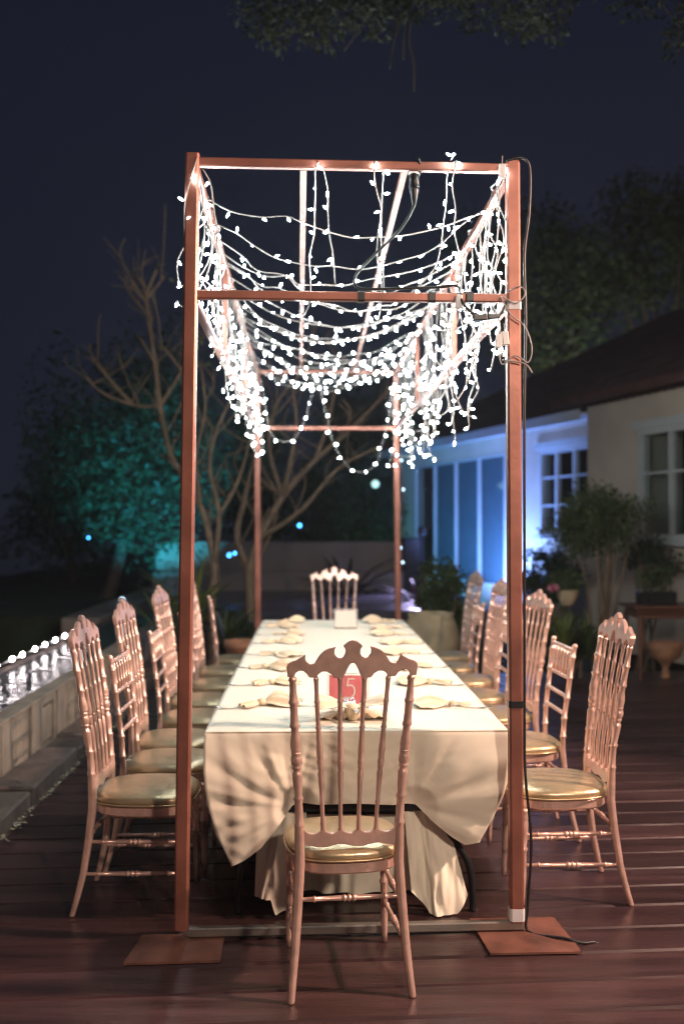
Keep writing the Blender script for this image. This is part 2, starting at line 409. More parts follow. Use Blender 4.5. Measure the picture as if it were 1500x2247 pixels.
dr = door.build('sliding_door', M_upvc, house)
for q in range(4):
    mb = MB(); hbox(mb, q * 0.98 + .036, q * 0.98 + .945 - .001, -0.028, -0.02, FZ + .051, TZ - .001); mb.build('pane', M_glass, dr)
    if q:
        P = [[(q * 0.98 + .02 + .95 * i / 40, hy(-0.075 + .012 * math.sin(i * 1.3 + q)), z) for z in (FZ + .03, TZ)] for i in range(41)]
        MB().grid(P).build('curtain', M_curt, dr, smooth=True)
def window(x0, x1, z0, z1, off, bars, zb):
    mb = MB()
    e = .07
    hbox(mb, x0, x0 + e, off - .1, off + .02, z0, z1); hbox(mb, x1 - e, x1, off - .1, off + .02, z0, z1)
    hbox(mb, x0 + e, x1 - e, off - .1, off + .02, z1 - e, z1); hbox(mb, x0 + e, x1 - e, off - .1, off + .02, z0, z0 + e)
    fr = mb.build('window', M_upvc, house)
    mb = MB()
    for b_ in bars: hbox(mb, b_ - .03, b_ + .03, off - .06, off + .012, z0 + e, z1 - e)
    mb.build('mullion', M_upvc, fr)
    mb = MB(); ed = [x0 + e] + [v for b_ in bars for v in (b_ - .031, b_ + .031)] + [x1 - e]
    for a, b_ in zip(ed[::2], ed[1::2]):
        for zz in zb: hbox(mb, a, b_, off - .05, off + .002, zz - .014, zz + .014)
    mb.build('glazing_bar', M_upvc, fr)
    for a, b_ in zip(ed[::2], ed[1::2]):
        zs = [z0 + e] + sorted(zb) + [z1 - e]
        for za, zc in zip(zs, zs[1:]):
            mb = MB(); hbox(mb, a, b_, off - .035, off - .028, za, zc); mb.build('pane', M_glass, fr)
    mb = MB(); hbox(mb, x0 - .05, x1 + .05, off, off + .1, z0 - .06, z0 - .002); mb.build('sill', M_upvc, fr)
    mb = MB(); hbox(mb, x0 - .08, x1 + .08, off, off + .06, z1 + .002, z1 + .10); mb.build('lintel', M_upvc, fr)
window(5.11, 6.61, 1.43, TZ, 0.0, [5.61, 6.11], [1.86, 2.28])
window(8.31, 10.19, 1.39, TZ, WG, [8.93, 9.56], [2.18])
# hipped roof with corrugated tile courses
rf = MB(); OV = 0.55; SL = 0.55; HALF = 4.4
x_a, x_b = -1.45, 17.0; Nx = 240; Nr = 14
P = []
for i in range(Nx + 1):
    x = x_a + (x_b - x_a) * i / Nx; row = []
    hip = min(HALF, x - x_a)
    for j in range(Nr + 1):
        o = OV - hip * j / Nr
        o_eff = o
        z = EZ - .08 + (OV - o) * SL + 0.022 * abs(math.sin(i * math.pi / 2.0 + .5)) + 0.02 * ((j % 2))
        row.append((x, hy(o_eff), z))
    P.append(row)
rf.grid(P)
P = [[(x_a + hip_t * HALF, hy(OV - HALF * hip_t - (2 * HALF - 2 * HALF * hip_t) * s_), EZ - .08 + hip_t * HALF * SL) for hip_t in (0, .25, .5, .75, 1)] for s_ in (0, .5, 1)]
rf.grid(P)
P = [[(x_a, hy(OV - 2 * HALF), EZ - .08), (x_a + HALF, hy(OV - HALF), EZ - .08 + HALF * SL)], [(x_b, hy(OV - 2 * HALF), EZ - .08), (x_b, hy(OV - HALF), EZ - .08 + HALF * SL)]]
rf.grid(P)
roof = rf.build('roof', M_roof, house)
mb = MB(); hbox(mb, x_a, 7.1, OV - .06, OV - .03, EZ - .20, EZ - .06); mb.build('fascia', M_upvc, roof)
mb = MB(); hbox(mb, x_a, 7.1, -.01, OV - .065, EZ - .125, EZ - .10); mb.build('soffit', M_upvc, roof)
mb = MB()   # wing eave over the projecting part
P = [[(6.9 + 10.0 * i / 120, hy(WG + .45 - 1.3 * j / 6), EZ + .03 + 1.3 * j / 6 * SL + .022 * abs(math.sin(i * math.pi / 2 + .5)) + .02 * (j % 2)) for j in range(7)] for i in range(121)]
mb.grid(P); hbox(mb, 6.9, 16.9, WG + .38, WG + .41, EZ - .06, EZ + .05); hbox(mb, 6.9, 16.9, WG + .002, WG + .38, EZ - .0, EZ + .02)
mb.build('wing_eave', M_roof, roof)

# ================================================================== LIGHTS THAT STAND IN THE GARDEN
def spot_light(parent, loc, target, watts, col, size, blend=0.35, radius=0.06):
    ld = bpy.data.lights.new('lamp_light', 'SPOT'); ld.energy = watts; ld.color = col; ld.spot_size = R(size); ld.spot_blend = blend; ld.shadow_soft_size = radius
    o = bpy.data.objects.new('lamp_light', ld); C.objects.link(o); o.parent = parent
    o.location = loc
    dd = (Vector(target) - Vector(loc)); o.rotation_euler = dd.to_track_quat('-Z', 'Y').to_euler(); return o
def floodlight_on_stand(base, h, target, watts, col, size, label, radius):
    t = empty('floodlight', base); tag(t, label, 'floodlight', 'work floodlights on stands')
    MB().tube([(0, 0, 0.02), (0, 0, h - .12)], 0.022, 10).build('pole', M_blackm, t)
    for q in range(3):
        a = q * 2.094
        MB().tube([(0, 0, .55), (.55 * math.cos(a), .55 * math.sin(a), .012)], .014, 8).build('leg', M_blackm, t)
    tg = Vector(target) - Vector(base) - Vector((0, 0, h)); e = tg.to_track_quat('-Z', 'Y').to_euler()
    hd = MB().box(-.16, .16, -.12, .12, .02, .10, .01).build('lamp_head', M_blackm, t, loc=(0, 0, h), rot=e)
    MB().box(-.145, .145, -.105, .105, .012, .019).build('lamp_lens', M_lens, hd)
    spot_light(t, tuple(Vector((0, 0, h)) + tg.normalized() * .05), tuple(Vector((0, 0, h)) + tg), watts, col, size, 0.5, radius)
floodlight_on_stand((4.3, 3.05, 0), 3.35, (0.0, 4.6, 0.6), SIDE_FLOOD_W, (1.0, 0.66, 0.52), 75, 'black floodlight on a tripod stand beyond the deck right side', 0.10)
floodlight_on_stand((2.5, -2.3, 0), 3.6, (0.0, 4.6, 0.9), REAR_FLOOD_W, (1.0, 0.78, 0.62), 62, 'black floodlight on a tripod stand behind the photographer', 0.17)
def garden_uplight(base, target, watts, col, size, label, blend=.6):
    t = empty('garden_uplight', base); tag(t, label, 'uplight', 'coloured uplights in the garden')
    MB().lathe([(0, .03), (.02, .03), (.025, .012), (.10, .012)], 10).build('stake', M_blackm, t)
    e = (Vector(target) - Vector(base)).to_track_quat('Z', 'Y').to_euler()
    MB().lathe([(-.05, .03), (-.04, .06), (.05, .07), (.06, .07), (.055, .062), (.0, .055)], 12, cap=False).build('lamp_head', M_blackm, t, loc=(0, 0, .14), rot=e, smooth=True)
    dd = (Vector(target) - Vector(base)).normalized()
    spot_light(t, tuple(Vector((0, 0, .14)) + dd * .09), tuple(Vector(target) - Vector(base)), watts, col, size, blend, .03)
def hw(x, o, z):     # house-local -> world
    return HO + d_ * x + n_left * hy(o) + Vector((0, 0, z))
garden_uplight(hw(4.5, 1.0, 0.2), hw(3.9, 0.0, 2.1), 560, (0.16, 0.33, 1.0), 140, 'blue uplight standing at the foot of the house wall')
garden_uplight(hw(2.1, 1.9, 0.3), hw(1.9, 0.0, 1.5), 110, (0.03, 0.40, 0.75), 125, 'teal uplight standing before the sliding doors')
garden_uplight((-1.9, 13.6, 0.37), (-2.45, 16.0, 1.9), 1150, (0.03, 0.56, 0.85), 55, 'teal uplight shining into the dense tree on the lake bank')
garden_uplight((1.65, 19.2, 0.0), (0.9, 20.6, 2.0), 30, (0.08, 0.85, 0.45), 70, 'green uplight at the foot of the trees behind the garden wall')
garden_uplight((6.6, 22.6, 3.7), (6.9, 25.2, 8.2), 200, (0.95, 1.0, 0.9), 95, 'added white uplight, unseen on the roof ridge, brightening the tall trees')  # unseen lamp, added so the crowns behind the roof show
# lavender spot on the terrace
t = empty('terrace_lamp', (1.75, 15.9, 0.5)); tag(t, 'short lavender lamp on a post at the terrace corner', 'lamp')
MB().tube([(0, 0, 0), (0, 0, .9)], .03, 8).build('post', M_blackm, t)
MB().lathe([(.9, .05), (.93, .07), (1.02, .07), (1.05, .03)], 10).build('lamp_head', M_blackm, t)
spot_light(t, (-.05, -.12, .88), (-.6, -1.35, 0), 260, (0.62, 0.55, 1.0), 62, .7, .04)

# ================================================================== STEEL FRAME
FX0, FX1, FY0, FY1, FH, FM = -0.475, 0.765, 3.767, 8.88, 2.945, 2.425
frame = empty('canopy_frame', (0.145, 3.767, 0)); tag(frame, 'tall open copper-coloured steel frame standing over the long table', 'frame')
fo = Vector((0.145, 3.767, 0))
def fb(name, a, b, w_, h_=None, m=M_frame, up=(0, 0, 1)):
    return MB().beam(Vector(a) - fo, Vector(b) - fo, w_, h_, up).build(name, m, frame)
PT = 0.052
corner = {'nl': ((-0.489, 3.767), (-0.452, 3.767)), 'nr': ((0.777, 3.80), (0.768, 3.80)), 'fl': ((-0.478, 8.88), (-0.495, 8.88)), 'fr': ((0.77, 8.88), (0.745, 8.88))}
for kx, (b_, t_) in corner.items():
    fb('post', (b_[0], b_[1], 0.045), (t_[0], t_[1], FH + .012), PT)
BT = 0.034
ztop = FH - BT / 2
def top_at(kx, z):
    (b_, t_) = corner[kx]; s_ = z / FH
    return Vector((b_[0] + (t_[0] - b_[0]) * s_, b_[1], z))
for z in (ztop, FM):
    for a, b_ in (('nl', 'nr'), ('fl', 'fr')):
        A, B = top_at(a, z), top_at(b_, z); dv = (B - A).normalized() * .026
        fb('cross_bar', A + dv, B - dv, BT)
    for a, b_ in (('nl', 'fl'), ('nr', 'fr')):
        A, B = top_at(a, z), top_at(b_, z); dv = (B - A).normalized() * .026
        fb('side_rail', A + dv, B - dv, BT)
for yv in (5.32, 7.13):
    for a, b_ in (('nl', 'fl'), ('nr', 'fr')):
        s_ = (yv - FY0) / (FY1 - FY0)
        A = top_at(a, FM).lerp(top_at(b_, FM), s_) + Vector((0, 0, .018)); B = top_at(a, ztop).lerp(top_at(b_, ztop), s_) - Vector((0, 0, .018))
        fb('upright', A, B, 0.03)
for xa, xb in ((-0.035, -0.10), (0.355, 0.37)):
    fb('roof_bar', (xa, FY0 + .045, ztop + .001), (xb, FY1 - .02, ztop + .001), 0.026)
fb('ground_bar', (-0.46, 3.767, 0.032), (0.80, 3.80, 0.032), 0.034, m=M_steel)
fb('ground_bar', (-0.45, 8.88, 0.032), (0.74, 8.88, 0.032), 0.034, m=M_steel)
def base_plate(pts):
    mb = MB(); n = len(pts)
    vs = [Vector((x, y, z)) - fo for z in (0.004, 0.012) for x, y in pts]
    mb.add(vs, [tuple(range(n))[::-1], tuple(range(n, 2*n))] + [(i, (i+1) % n, n + (i+1) % n, n + i) for i in range(n)]).build('base_plate', M_plate, frame)
base_plate([(0.64, 3.595), (0.975, 3.60), (0.95, 3.92), (0.615, 3.915)])
base_plate([(-0.665, 3.55), (-0.325, 3.565), (-0.33, 3.80), (-0.64, 3.795)])
base_plate([(0.62, 8.73), (0.92, 8.73), (0.92, 9.02), (0.62, 9.02)])
base_plate([(-0.62, 8.73), (-0.34, 8.73), (-0.34, 9.02), (-0.62, 9.02)])
# tapes on the posts belong to the frame
MB().beam(Vector((0.775, 3.80, 0.86)) - fo, Vector((0.775, 3.80, 0.885)) - fo, PT + .006).build('black_tape', M_black, frame)
MB().beam(Vector((0.7695, 3.80, 2.38)) - fo, Vector((0.7695, 3.80, 2.41)) - fo, PT + .006).build('white_tape', M_tape, frame)
MB().beam(Vector((0.7770, 3.80, 0.052)) - fo, Vector((0.7770, 3.80, 0.098)) - fo, PT + .005).build('white_tape', M_tape, frame)
for xx in (0.185, 0.455, 0.60):
    MB().beam(Vector((xx - .013, 3.785, FM)) - fo, Vector((xx + .013, 3.785, FM)) - fo, BT + .007).build('black_tape', M_black, frame)
# wiring
def cable(name, pts, r, m, label, cat, n=5):
    pts = [Vector(p) for p in pts]; o0 = pts[0]
    o = MB().tube([p - o0 for p in smooth_path(pts, n)], r, 7).build(name, m, None, smooth=True, loc=o0); return tag(o, label, cat)
cable('power_cable', [at(908, 452, 3.80), at(880, 500, 3.83), at(820, 560, 3.85), at(780, 605, 3.84), at(790, 632, 3.82), at(880, 632, 3.805), at(960, 630, 3.80), at(1003, 628, 3.78), at(1015, 665, 3.75), at(1050, 695, 3.75), at(1095, 692, 3.76), at(1112, 655, 3.79)], .0055, M_black, 'black power cable looping along the front middle bar', 'cable')
cable('power_cable', [at(1110, 352, 3.775), at(1145, 346, 3.77), at(1162, 372, 3.79), at(1160, 470, 3.81), at(1150, 560, 3.82), at(1153, 700, 3.82), at(1150, 900, 3.825), at(1150, 1200, 3.825), at(1150, 1560, 3.825), at(1152, 1700, 3.82), at(1165, 1850, 3.80), at(1157, 1990, 3.79), Vector((0.82, 3.78, .012)), Vector((0.93, 3.70, .020)), Vector((1.00, 3.685, .007)), Vector((1.05, 3.70, .002)), Vector((1.09, 3.706, -.02))], .0055, M_black, 'black extension cord running down the right front post onto the deck', 'cord')
cable('power_cable', [at(917, 346, 3.765), at(922, 372, 3.79), at(912, 395, 3.81)], .006, M_black, 'short black cable hooked over the top bar above its plug', 'cable')
con = empty('cable_connector', at(908, 398, 3.80)); tag(con, 'black cable connector with clear sleeve hanging under the top bar', 'connector')
MB().lathe([(.03, .014), (.025, .021), (-.02, .021), (-.025, .016)], 12).build('sleeve', M_blackm, con, smooth=True)
MB().lathe([(-.026, .019), (-.035, .019), (-.06, .013), (-.095, .006)], 12).build('plug_body', M_black, con, smooth=True)
MB().lathe([(.037, .0165), (.032, .022), (.0265, .022)], 12).build('collar', M_white, con, smooth=True)
ad = empty('cable_adapter', at(1068, 696, 3.745)); ad.rotation_euler = (0, R(-4), 0); tag(ad, 'black inline plug adapter hanging under the front middle bar', 'adapter')
MB().box(-.055, .0, -.014, .014, -.012, .012, .004).build('socket', M_black, ad); MB().box(.001, .05, -.011, .011, -.009, .010, .004).build('plug', M_blackm, ad)
for (px, py, rr, lab) in [(1101, 375, 0, 'small white controller box under the right end of the top bar'), (1094, 748, 4, 'white controller box dangling lower beside the right front post, nearer the table'), (1108, 742, -6, 'white controller box tucked against the right front post below middle bar'), (1006, 662, 6, 'white controller box hanging just under the front middle bar')]:
    cb = empty('controller_box', at(px, py, 3.76)); cb.rotation_euler = (0, R(rr), 0); tag(cb, lab, 'box', 'string light controller boxes')
    MB().box(-.0125, .0125, -.009, .009, -.027, .027, .003).build('case', M_white, cb)
    MB().tube([(0, 0, .027), (.002, .004, .06)], .002, 6).build('lead', M_cable, cb)
cable('loose_wire', [at(1112, 640, 3.77), at(1140, 628, 3.765), at(1152, 645, 3.76), at(1130, 665, 3.76), at(1100, 650, 3.76), at(1120, 690, 3.755), at(1150, 715, 3.755), at(1166, 760, 3.755), at(1158, 795, 3.755), at(1130, 780, 3.755), at(1102, 800, 3.76), at(1094, 775, 3.76)], .0028, M_cable, 'thin white wire tangled around the right front post', 'wire')
cable('loose_wire', [at(1102, 790, 3.76), at(1140, 795, 3.755), at(1156, 802, 3.75), at(1167, 818, 3.75)], .0032, M_cable, 'short white wire end poking past the right front post', 'wire')

# ================================================================== STRING LIGHTS
bm_ = MB(); bm_.cur = 0
bm_.lathe([(0, .0028), (.009, .0032), (.010, .0032)], 6)
bm_.cur = 1
bm_.lathe([(.010, .0032), (.017, .0046), (.024, .0037), (.030, .0009)], 6)
BULB = bm_.mesh('bulb', [M_cable, M_led], smooth=True)
BQ = {}
def put_bulb(parent, p, d):
    o = bpy.data.objects.new('bulb', BULB); C.objects.link(o); o.parent = parent
    o.location = p; o.rotation_mode = 'QUATERNION'; o.rotation_quaternion = Vector(d).to_track_quat('Z', 'Y'); return o
def strand(parent, pts, rng, name='strand', spacing=.095, r=.0032, jit=.010, dirs=None):
    """a wire through pts with a kink and a bulb every `spacing`; pts relative to the parent"""
    P = smooth_path(pts, 6); L = [0]
    for a, b in zip(P, P[1:]): L.append(L[-1] + (b - a).length)
    n = max(2, int(L[-1] / spacing)); nodes = []; j = 0
    off = rng.uniform(0.2, 0.8)
    for k in range(n + 1):
        s_ = min(L[-1], max(0, (k + (off if 0 < k < n else 0) * .6) * L[-1] / n))
        while j < len(L) - 2 and L[j + 1] < s_: j += 1
        t_ = (s_ - L[j]) / max(1e-6, L[j + 1] - L[j]); p = P[j].lerp(P[j + 1], min(1, max(0, t_)))
        if 0 < k: p = p + Vector((rng.gauss(0, jit), rng.gauss(0, jit), rng.gauss(0, jit * .7)))
        nodes.append(p)
    o = MB().tube(smooth_path(nodes, 3), r, 5).build(name, M_cable, parent, smooth=True)
    for k in range(1, n + 1):
        dd = Vector((rng.gauss(0, .8), rng.gauss(0, .8), rng.gauss(-.35, .7)))
        if dd.length < .1: dd = Vector((0, 0, -1))
        put_bulb(o, nodes[k], dd.normalized())
    return o
rng = random.Random(11)
BAYS = [(3.86, 5.30), (5.34, 7.11), (7.15, 8.84)]
BAYN = ['front', 'middle', 'rear']
for side, (ka, kb, nm) in enumerate((('nl', 'fl', 'left'), ('nr', 'fr', 'right'))):
    for bi, (ya, yb) in enumerate(BAYS):
        root = empty('light_curtain', (0, 0, 0))
        base = top_at(ka, ztop).lerp(top_at(kb, ztop), ((ya + yb) / 2 - FY0) / (FY1 - FY0)); root.location = base
        tag(root, f'dense curtain of white string lights hanging from the {nm} rail, {BAYN[bi]} bay', 'string lights', 'light curtains along the side rails')
        def rail(yv): return top_at(ka, ztop).lerp(top_at(kb, ztop), (yv - FY0) / (FY1 - FY0)) - base
        yv = ya + .05; hdr = []
        while yv < yb - .03:
            inx = .03 if side == 0 else -.03
            top = rail(yv) + Vector((rng.uniform(-.02, .02), 0, .02))
            hdr.append(top + Vector((0, 0, .005)))
            ln = rng.uniform(.48, .92) if side else rng.uniform(.40, .80)
            if side == 0 and bi == 0: ln *= .8
            pts = [top, top + Vector((rng.gauss(0, .02), rng.gauss(0, .02), -ln * .3)), top + Vector((rng.gauss(0, .03), rng.gauss(0, .03), -ln * .65)), top + Vector((rng.gauss(0, .045), rng.gauss(0, .05), -ln))]
            if rng.random() < .45: pts.append(pts[-1] + Vector((rng.gauss(0, .05), rng.gauss(0, .06), rng.uniform(-.06, .07))))
            strand(root, pts, rng, spacing=(.10, .13, .15)[bi], jit=.012)
            yv += rng.uniform(.065, .11) * (1.0, 1.25, 1.5)[bi]
        MB().tube(smooth_path([p + Vector((rng.gauss(0, .008), 0, rng.gauss(.004, .006))) for p in hdr], 3), .0045, 6).build('header_cable', M_cable, root, smooth=True)
# swags from rail to rail
sw = [(4.15, 4.25, .20), (4.45, 4.20, .36), (4.75, 4.95, .36), (4.95, 4.85, .26), (5.2, 5.45, .30), (5.15, 5.0, .38), (5.5, 5.35, .40), (5.62, 5.9, .44), (5.8, 5.95, .28), (6.1, 6.05, .36), (6.45, 6.3, .26), (6.55, 6.75, .42), (6.7, 6.9, .34), (7.0, 6.95, .25), (7.1, 7.3, .42), (7.3, 7.45, .34), (7.6, 7.55, .24), (7.9, 8.0, .34), (8.2, 8.15, .24), (8.5, 8.6, .30), (8.76, 8.72, .20)]
NTH = ['first', 'second', 'third', 'fourth', 'fifth', 'sixth', 'seventh', 'eighth', 'ninth', 'tenth', 'eleventh', 'twelfth', 'thirteenth', 'fourteenth', 'fifteenth', 'sixteenth', 'seventeenth', 'eighteenth', 'nineteenth', 'twentieth', 'twenty-first', 'twenty-second', 'twenty-third', 'last']
for i, (yl, yr, sag) in enumerate(sw):
    A = top_at('nl', ztop).lerp(top_at('fl', ztop), (yl - FY0) / (FY1 - FY0)) + Vector((.01, 0, -.01)); B = top_at('nr', ztop).lerp(top_at('fr', ztop), (yr - FY0) / (FY1 - FY0)) + Vector((-.01, 0, -.01))
    root = empty('light_string', A)
    tag(root, f'white light string swagged from rail to rail, {NTH[i]} from the front', 'string lights', 'light strings swagged across the frame')
    tip = rng.uniform(.38, .62); pts = []
    sag *= .68
    for k in range(9):
        s_ = k / 8; u_ = s_ / tip * .5 if s_ < tip else .5 + (s_ - tip) / (1 - tip) * .5
        pts.append(A.lerp(B, s_) + Vector((0, rng.gauss(0, .03), -sag * 4 * u_ * (1 - u_))) - A)
    strand(root, pts, rng, name='wire', spacing=.10, jit=.012)
def hang(label, pix, group='light strings looped over the front top bar', spacing=.085):
    pts = [at(*p) for p in pix]; root = empty('light_string', pts[0])
    tag(root, label, 'string lights', group); strand(root, [p - pts[0] for p in pts], rng, name='wire', spacing=spacing, jit=.006)
hang('light string dropping from the top bar near the left front post', [(425, 346, 3.76), (458, 352, 3.77), (460, 372, 3.80), (462, 420, 3.81), (468, 470, 3.84), (478, 540, 3.88), (470, 600, 3.92)])
hang('light string tied around the left front post at its top', [(432, 346, 3.74), (425, 355, 3.735), (408, 402, 3.735), (406, 440, 3.735), (405, 470, 3.74), (406, 520, 3.76)], spacing=.07)
hang('pair of light strands looped over the top bar beside the left roof bar', [(735, 625, 3.95), (728, 560, 3.9), (720, 470, 3.86), (714, 400, 3.82), (708, 365, 3.80), (700, 347, 3.77), (694, 365, 3.745), (693, 410, 3.80), (688, 455, 3.82), (693, 510, 3.84), (676, 560, 3.88), (680, 640, 3.93), (670, 690, 3.97)])
hang('pair of light strands looped over the middle of the top bar', [(842, 650, 3.95), (838, 560, 3.9), (838, 470, 3.86), (842, 400, 3.82), (836, 365, 3.80), (828, 347, 3.77), (820, 365, 3.745), (826, 420, 3.80), (832, 470, 3.82), (828, 530, 3.84), (826, 580, 3.88), (836, 630, 3.93), (830, 700, 3.97)])
hang('pair of light strands looped over the top bar nearer the right post', [(905, 640, 4.0), (955, 580, 3.95), (975, 500, 3.88), (980, 440, 3.85), (987, 370, 3.80), (992, 347, 3.77), (995, 370, 3.745), (998, 440, 3.82), (1002, 520, 3.86), (1008, 580, 3.95)])
hang('light string end sticking up above the top bar', [(988, 352, 3.76), (992, 345, 3.75), (999, 340, 3.745)], spacing=.05)
hang('light string running over the top of the right front post', [(1095, 372, 3.78), (1108, 352, 3.77), (1120, 349, 3.765), (1112, 385, 3.77), (1090, 420, 3.80), (1108, 480, 3.80), (1113, 560, 3.80)], spacing=.07)
hang('light garland drooping in deep loops below the far cross bar', [(572, 830, 8.8), (585, 900, 8.8), (592, 950, 8.8), (622, 970, 8.8), (655, 955, 8.8), (672, 900, 8.8), (688, 850, 8.8), (697, 822, 8.83), (705, 870, 8.8), (718, 920, 8.8), (735, 980, 8.8), (765, 1025, 8.8), (785, 1035, 8.8), (818, 1028, 8.8), (835, 985, 8.8), (848, 930, 8.8), (855, 880, 8.8), (862, 840, 8.8)], spacing=.13)
hang('light string hanging down the far right post', [(868, 822, 8.82), (872, 870, 8.82), (866, 910, 8.82), (876, 945, 8.82)], spacing=.09)
hang('light string hanging down the far left post', [(562, 822, 8.82), (566, 880, 8.82), (572, 930, 8.82), (578, 990, 8.82)], spacing=.09)
for q, (px, dy) in enumerate([(640, 0), (785, .1), (735, .2)]):
    pass

# ================================================================== TABLE
TX0, TX1, TY0, TY1, TZ0 = -0.42, 0.77, 3.905, 8.50, 0.748
tbl = empty('banquet_table', (0.175, 6.2, 0)); tag(tbl, 'long folding banquet table under the cream cloth', 'table'); to_ = Vector((0.175, 6.2, 0))
def tb(x0, x1, y0, y1, z0, z1): return MB().box(x0 - to_.x, x1 - to_.x, y0 - to_.y, y1 - to_.y, z0, z1, .004)
for q in range(3):
    ya = TY0 + .012 + q * 1.527; tb(TX0 + .012, TX1 - .012, ya, ya + 1.52, .715, .745).build('tabletop', M_white, tbl)
for yv in (4.03, 5.30, 5.56, 6.83, 7.09, 8.35):
    for sx in (-1, 1):
        xx = 0.175 + sx * .47
        MB().tube([Vector(p) - to_ for p in smooth_path([(0.175 + sx * .30, yv, .71), (0.175 + sx * .32, yv, .44), (0.175 + sx * .36, yv, .34), (xx - sx * .02, yv - .01, .20), (xx, yv - .01, .08), (xx, yv - .01, .0)], 4)], .014, 8).build('leg', M_blackm, tbl, smooth=True)
    MB().beam(Vector((-0.125, yv - .02, .425)) - to_, Vector((.475, yv - .02, .425)) - to_, .02, .034).build('brace_bar', M_blackm, tbl)

# ---- tablecloth
cl = empty('tablecloth', (0.175, 6.2, TZ0)); co_ = Vector((0.175, 6.2, TZ0))
tag(cl, 'cream tablecloth over the long table, its front gathered up in two swags', 'tablecloth')
NU, NV = 120, 46
def key(tab, u):
    for (a, va), (b, vb) in zip(tab, tab[1:]):
        if u <= b:
            t_ = (u - a) / (b - a); return va.lerp(vb, t_)
    return tab[-1][1]
bt = [(0, (507, 1903)), (.06, (535, 1890)), (.13, (572, 1862)), (.20, (612, 1812)), (.27, (640, 1776)), (.34, (662, 1768)), (.5, (780, 1764)), (.66, (892, 1768)), (.73, (915, 1774)), (.80, (948, 1803)), (.88, (990, 1838)), (.94, (1020, 1856)), (1.0, (1052, 1848))]
bt = [(u, Vector((*p,)).to_3d()) for u, p in bt]
def cloth_pt(u, v):
    k = key(bt, u); B = at(k.x, k.y, 3.93)
    T = Vector((TX0 + (TX1 - TX0) * u, TY0, TZ0))
    # thread from T to B
    p = T.lerp(B, v)
    cornerness = max(0, 1 - min(u, 1 - u) / .30)
    bow = math.sin(math.pi * min(1, v * 1.02))
    sgn = -1 if u < .5 else 1
    p.x += sgn * bow * .035 * max(0, 1 - min(u, 1 - u) / .12)
    p.y += -.055 * bow * cornerness ** .8 * (1 - .35 * v)
    # folds fanning into the gathered point
    knot = at(648, 1772, 3.95) if u < .5 else at(910, 1770, 3.95)
    dx = (p.x - knot.x) * sgn; dz = p.z - knot.z
    a = math.atan2(dz, dx + 1e-4); dist = math.hypot(dx, dz)
    amp = .0055 * min(1, v * 2.4) * max(0, min(1, (.43 - min(u, 1 - u)) / .15)) * min(1, dist / .10)
    ph = 0.0 if u < .5 else 1.7
    nz_ = noise.noise(Vector((a * 3.2 + ph * 3, dist * 1.6, 4.2 + ph))) * 2.4 + noise.noise(Vector((a * 8.5, dist * 2.6 + ph, 1.7))) * 1.3 + noise.noise(Vector((a * 19, dist * 5, ph))) * .5
    p.y += amp * 1.15 * nz_ * min(1, dist / .22) * (1 - .2 * cornerness)
    p.y += (.006 * noise.noise(Vector((u * 7, v * 4, 3.1))) + .004 * noise.noise(Vector((u * 22 + v * 9 * sgn, v * 6, 7.7)))) * min(1, v * 4)
    if v < .03: p.y += .004 * (1 - v / .03)
    near_k = max(0, 1 - dist / .09); p.y += .055 * near_k
    return p
mb = MB()
front = [[cloth_pt(i / NU, (j / NV) ** 1.0) - co_ for j in range(NV + 1)] for i in range(NU + 1)]
mb.grid(front)
# top sheet
xs = [TX0 + (TX1 - TX0) * i / NU for i in range(NU + 1)]
ysl = [TY0, TY0 + .003, TY0 + .01] + [TY0 + .01 + (TY1 - TY0 - .01) * j / 60 for j in range(1, 61)]
top = []
for i, x in enumerate(xs):
    row = []
    for j, yv in enumerate(ysl):
        z = TZ0 + (0 if j == 0 or i in (0, NU) else .003 if j == 1 else .005 + .0016 * noise.noise(Vector((x * 4, yv * 3, 1))) + .0012 * noise.noise(Vector((x * 14, yv * 5, 4))))
        row.append(Vector((x, yv, z)) - co_)
    top.append(row)
# long side skirts share the front corner line
for s_, X, ci in ((-1, TX0, 0), (1, TX1, NU)):
    rows = []
    for j, yv in enumerate(ysl):
        t_ = min(1, (yv - TY0) / .45); t_ = t_ * t_ * (3 - 2 * t_)
        row = []
        for k in range(NV + 1):
            v = k / NV
            reg = Vector((X + s_ * (.012 + .022 * v + .016 * v * math.sin(yv * 17 + 1.3 * math.sin(yv * 3.1))), yv, TZ0 - .43 * v))
            c0 = front[ci][k] + co_; c0 = Vector((c0.x, c0.y + (yv - TY0), c0.z))
            row.append((top[ci][j] if k == 0 else c0.lerp(reg, t_) - co_))
        rows.append(row)
    mb.grid(rows)
back = [[Vector((x, TY1 + .012 + .02 * v + .014 * v * math.sin(x * 19), TZ0 - .43 * v)) - co_ if v > 0 else top[i][-1] for v in [k / 10 for k in range(11)]] for i, x in enumerate(xs)]
mb.grid(back); mb.grid(top)
mb.build('sheet', M_cloth, cl, smooth=True, weld=.0006, recalc=True)
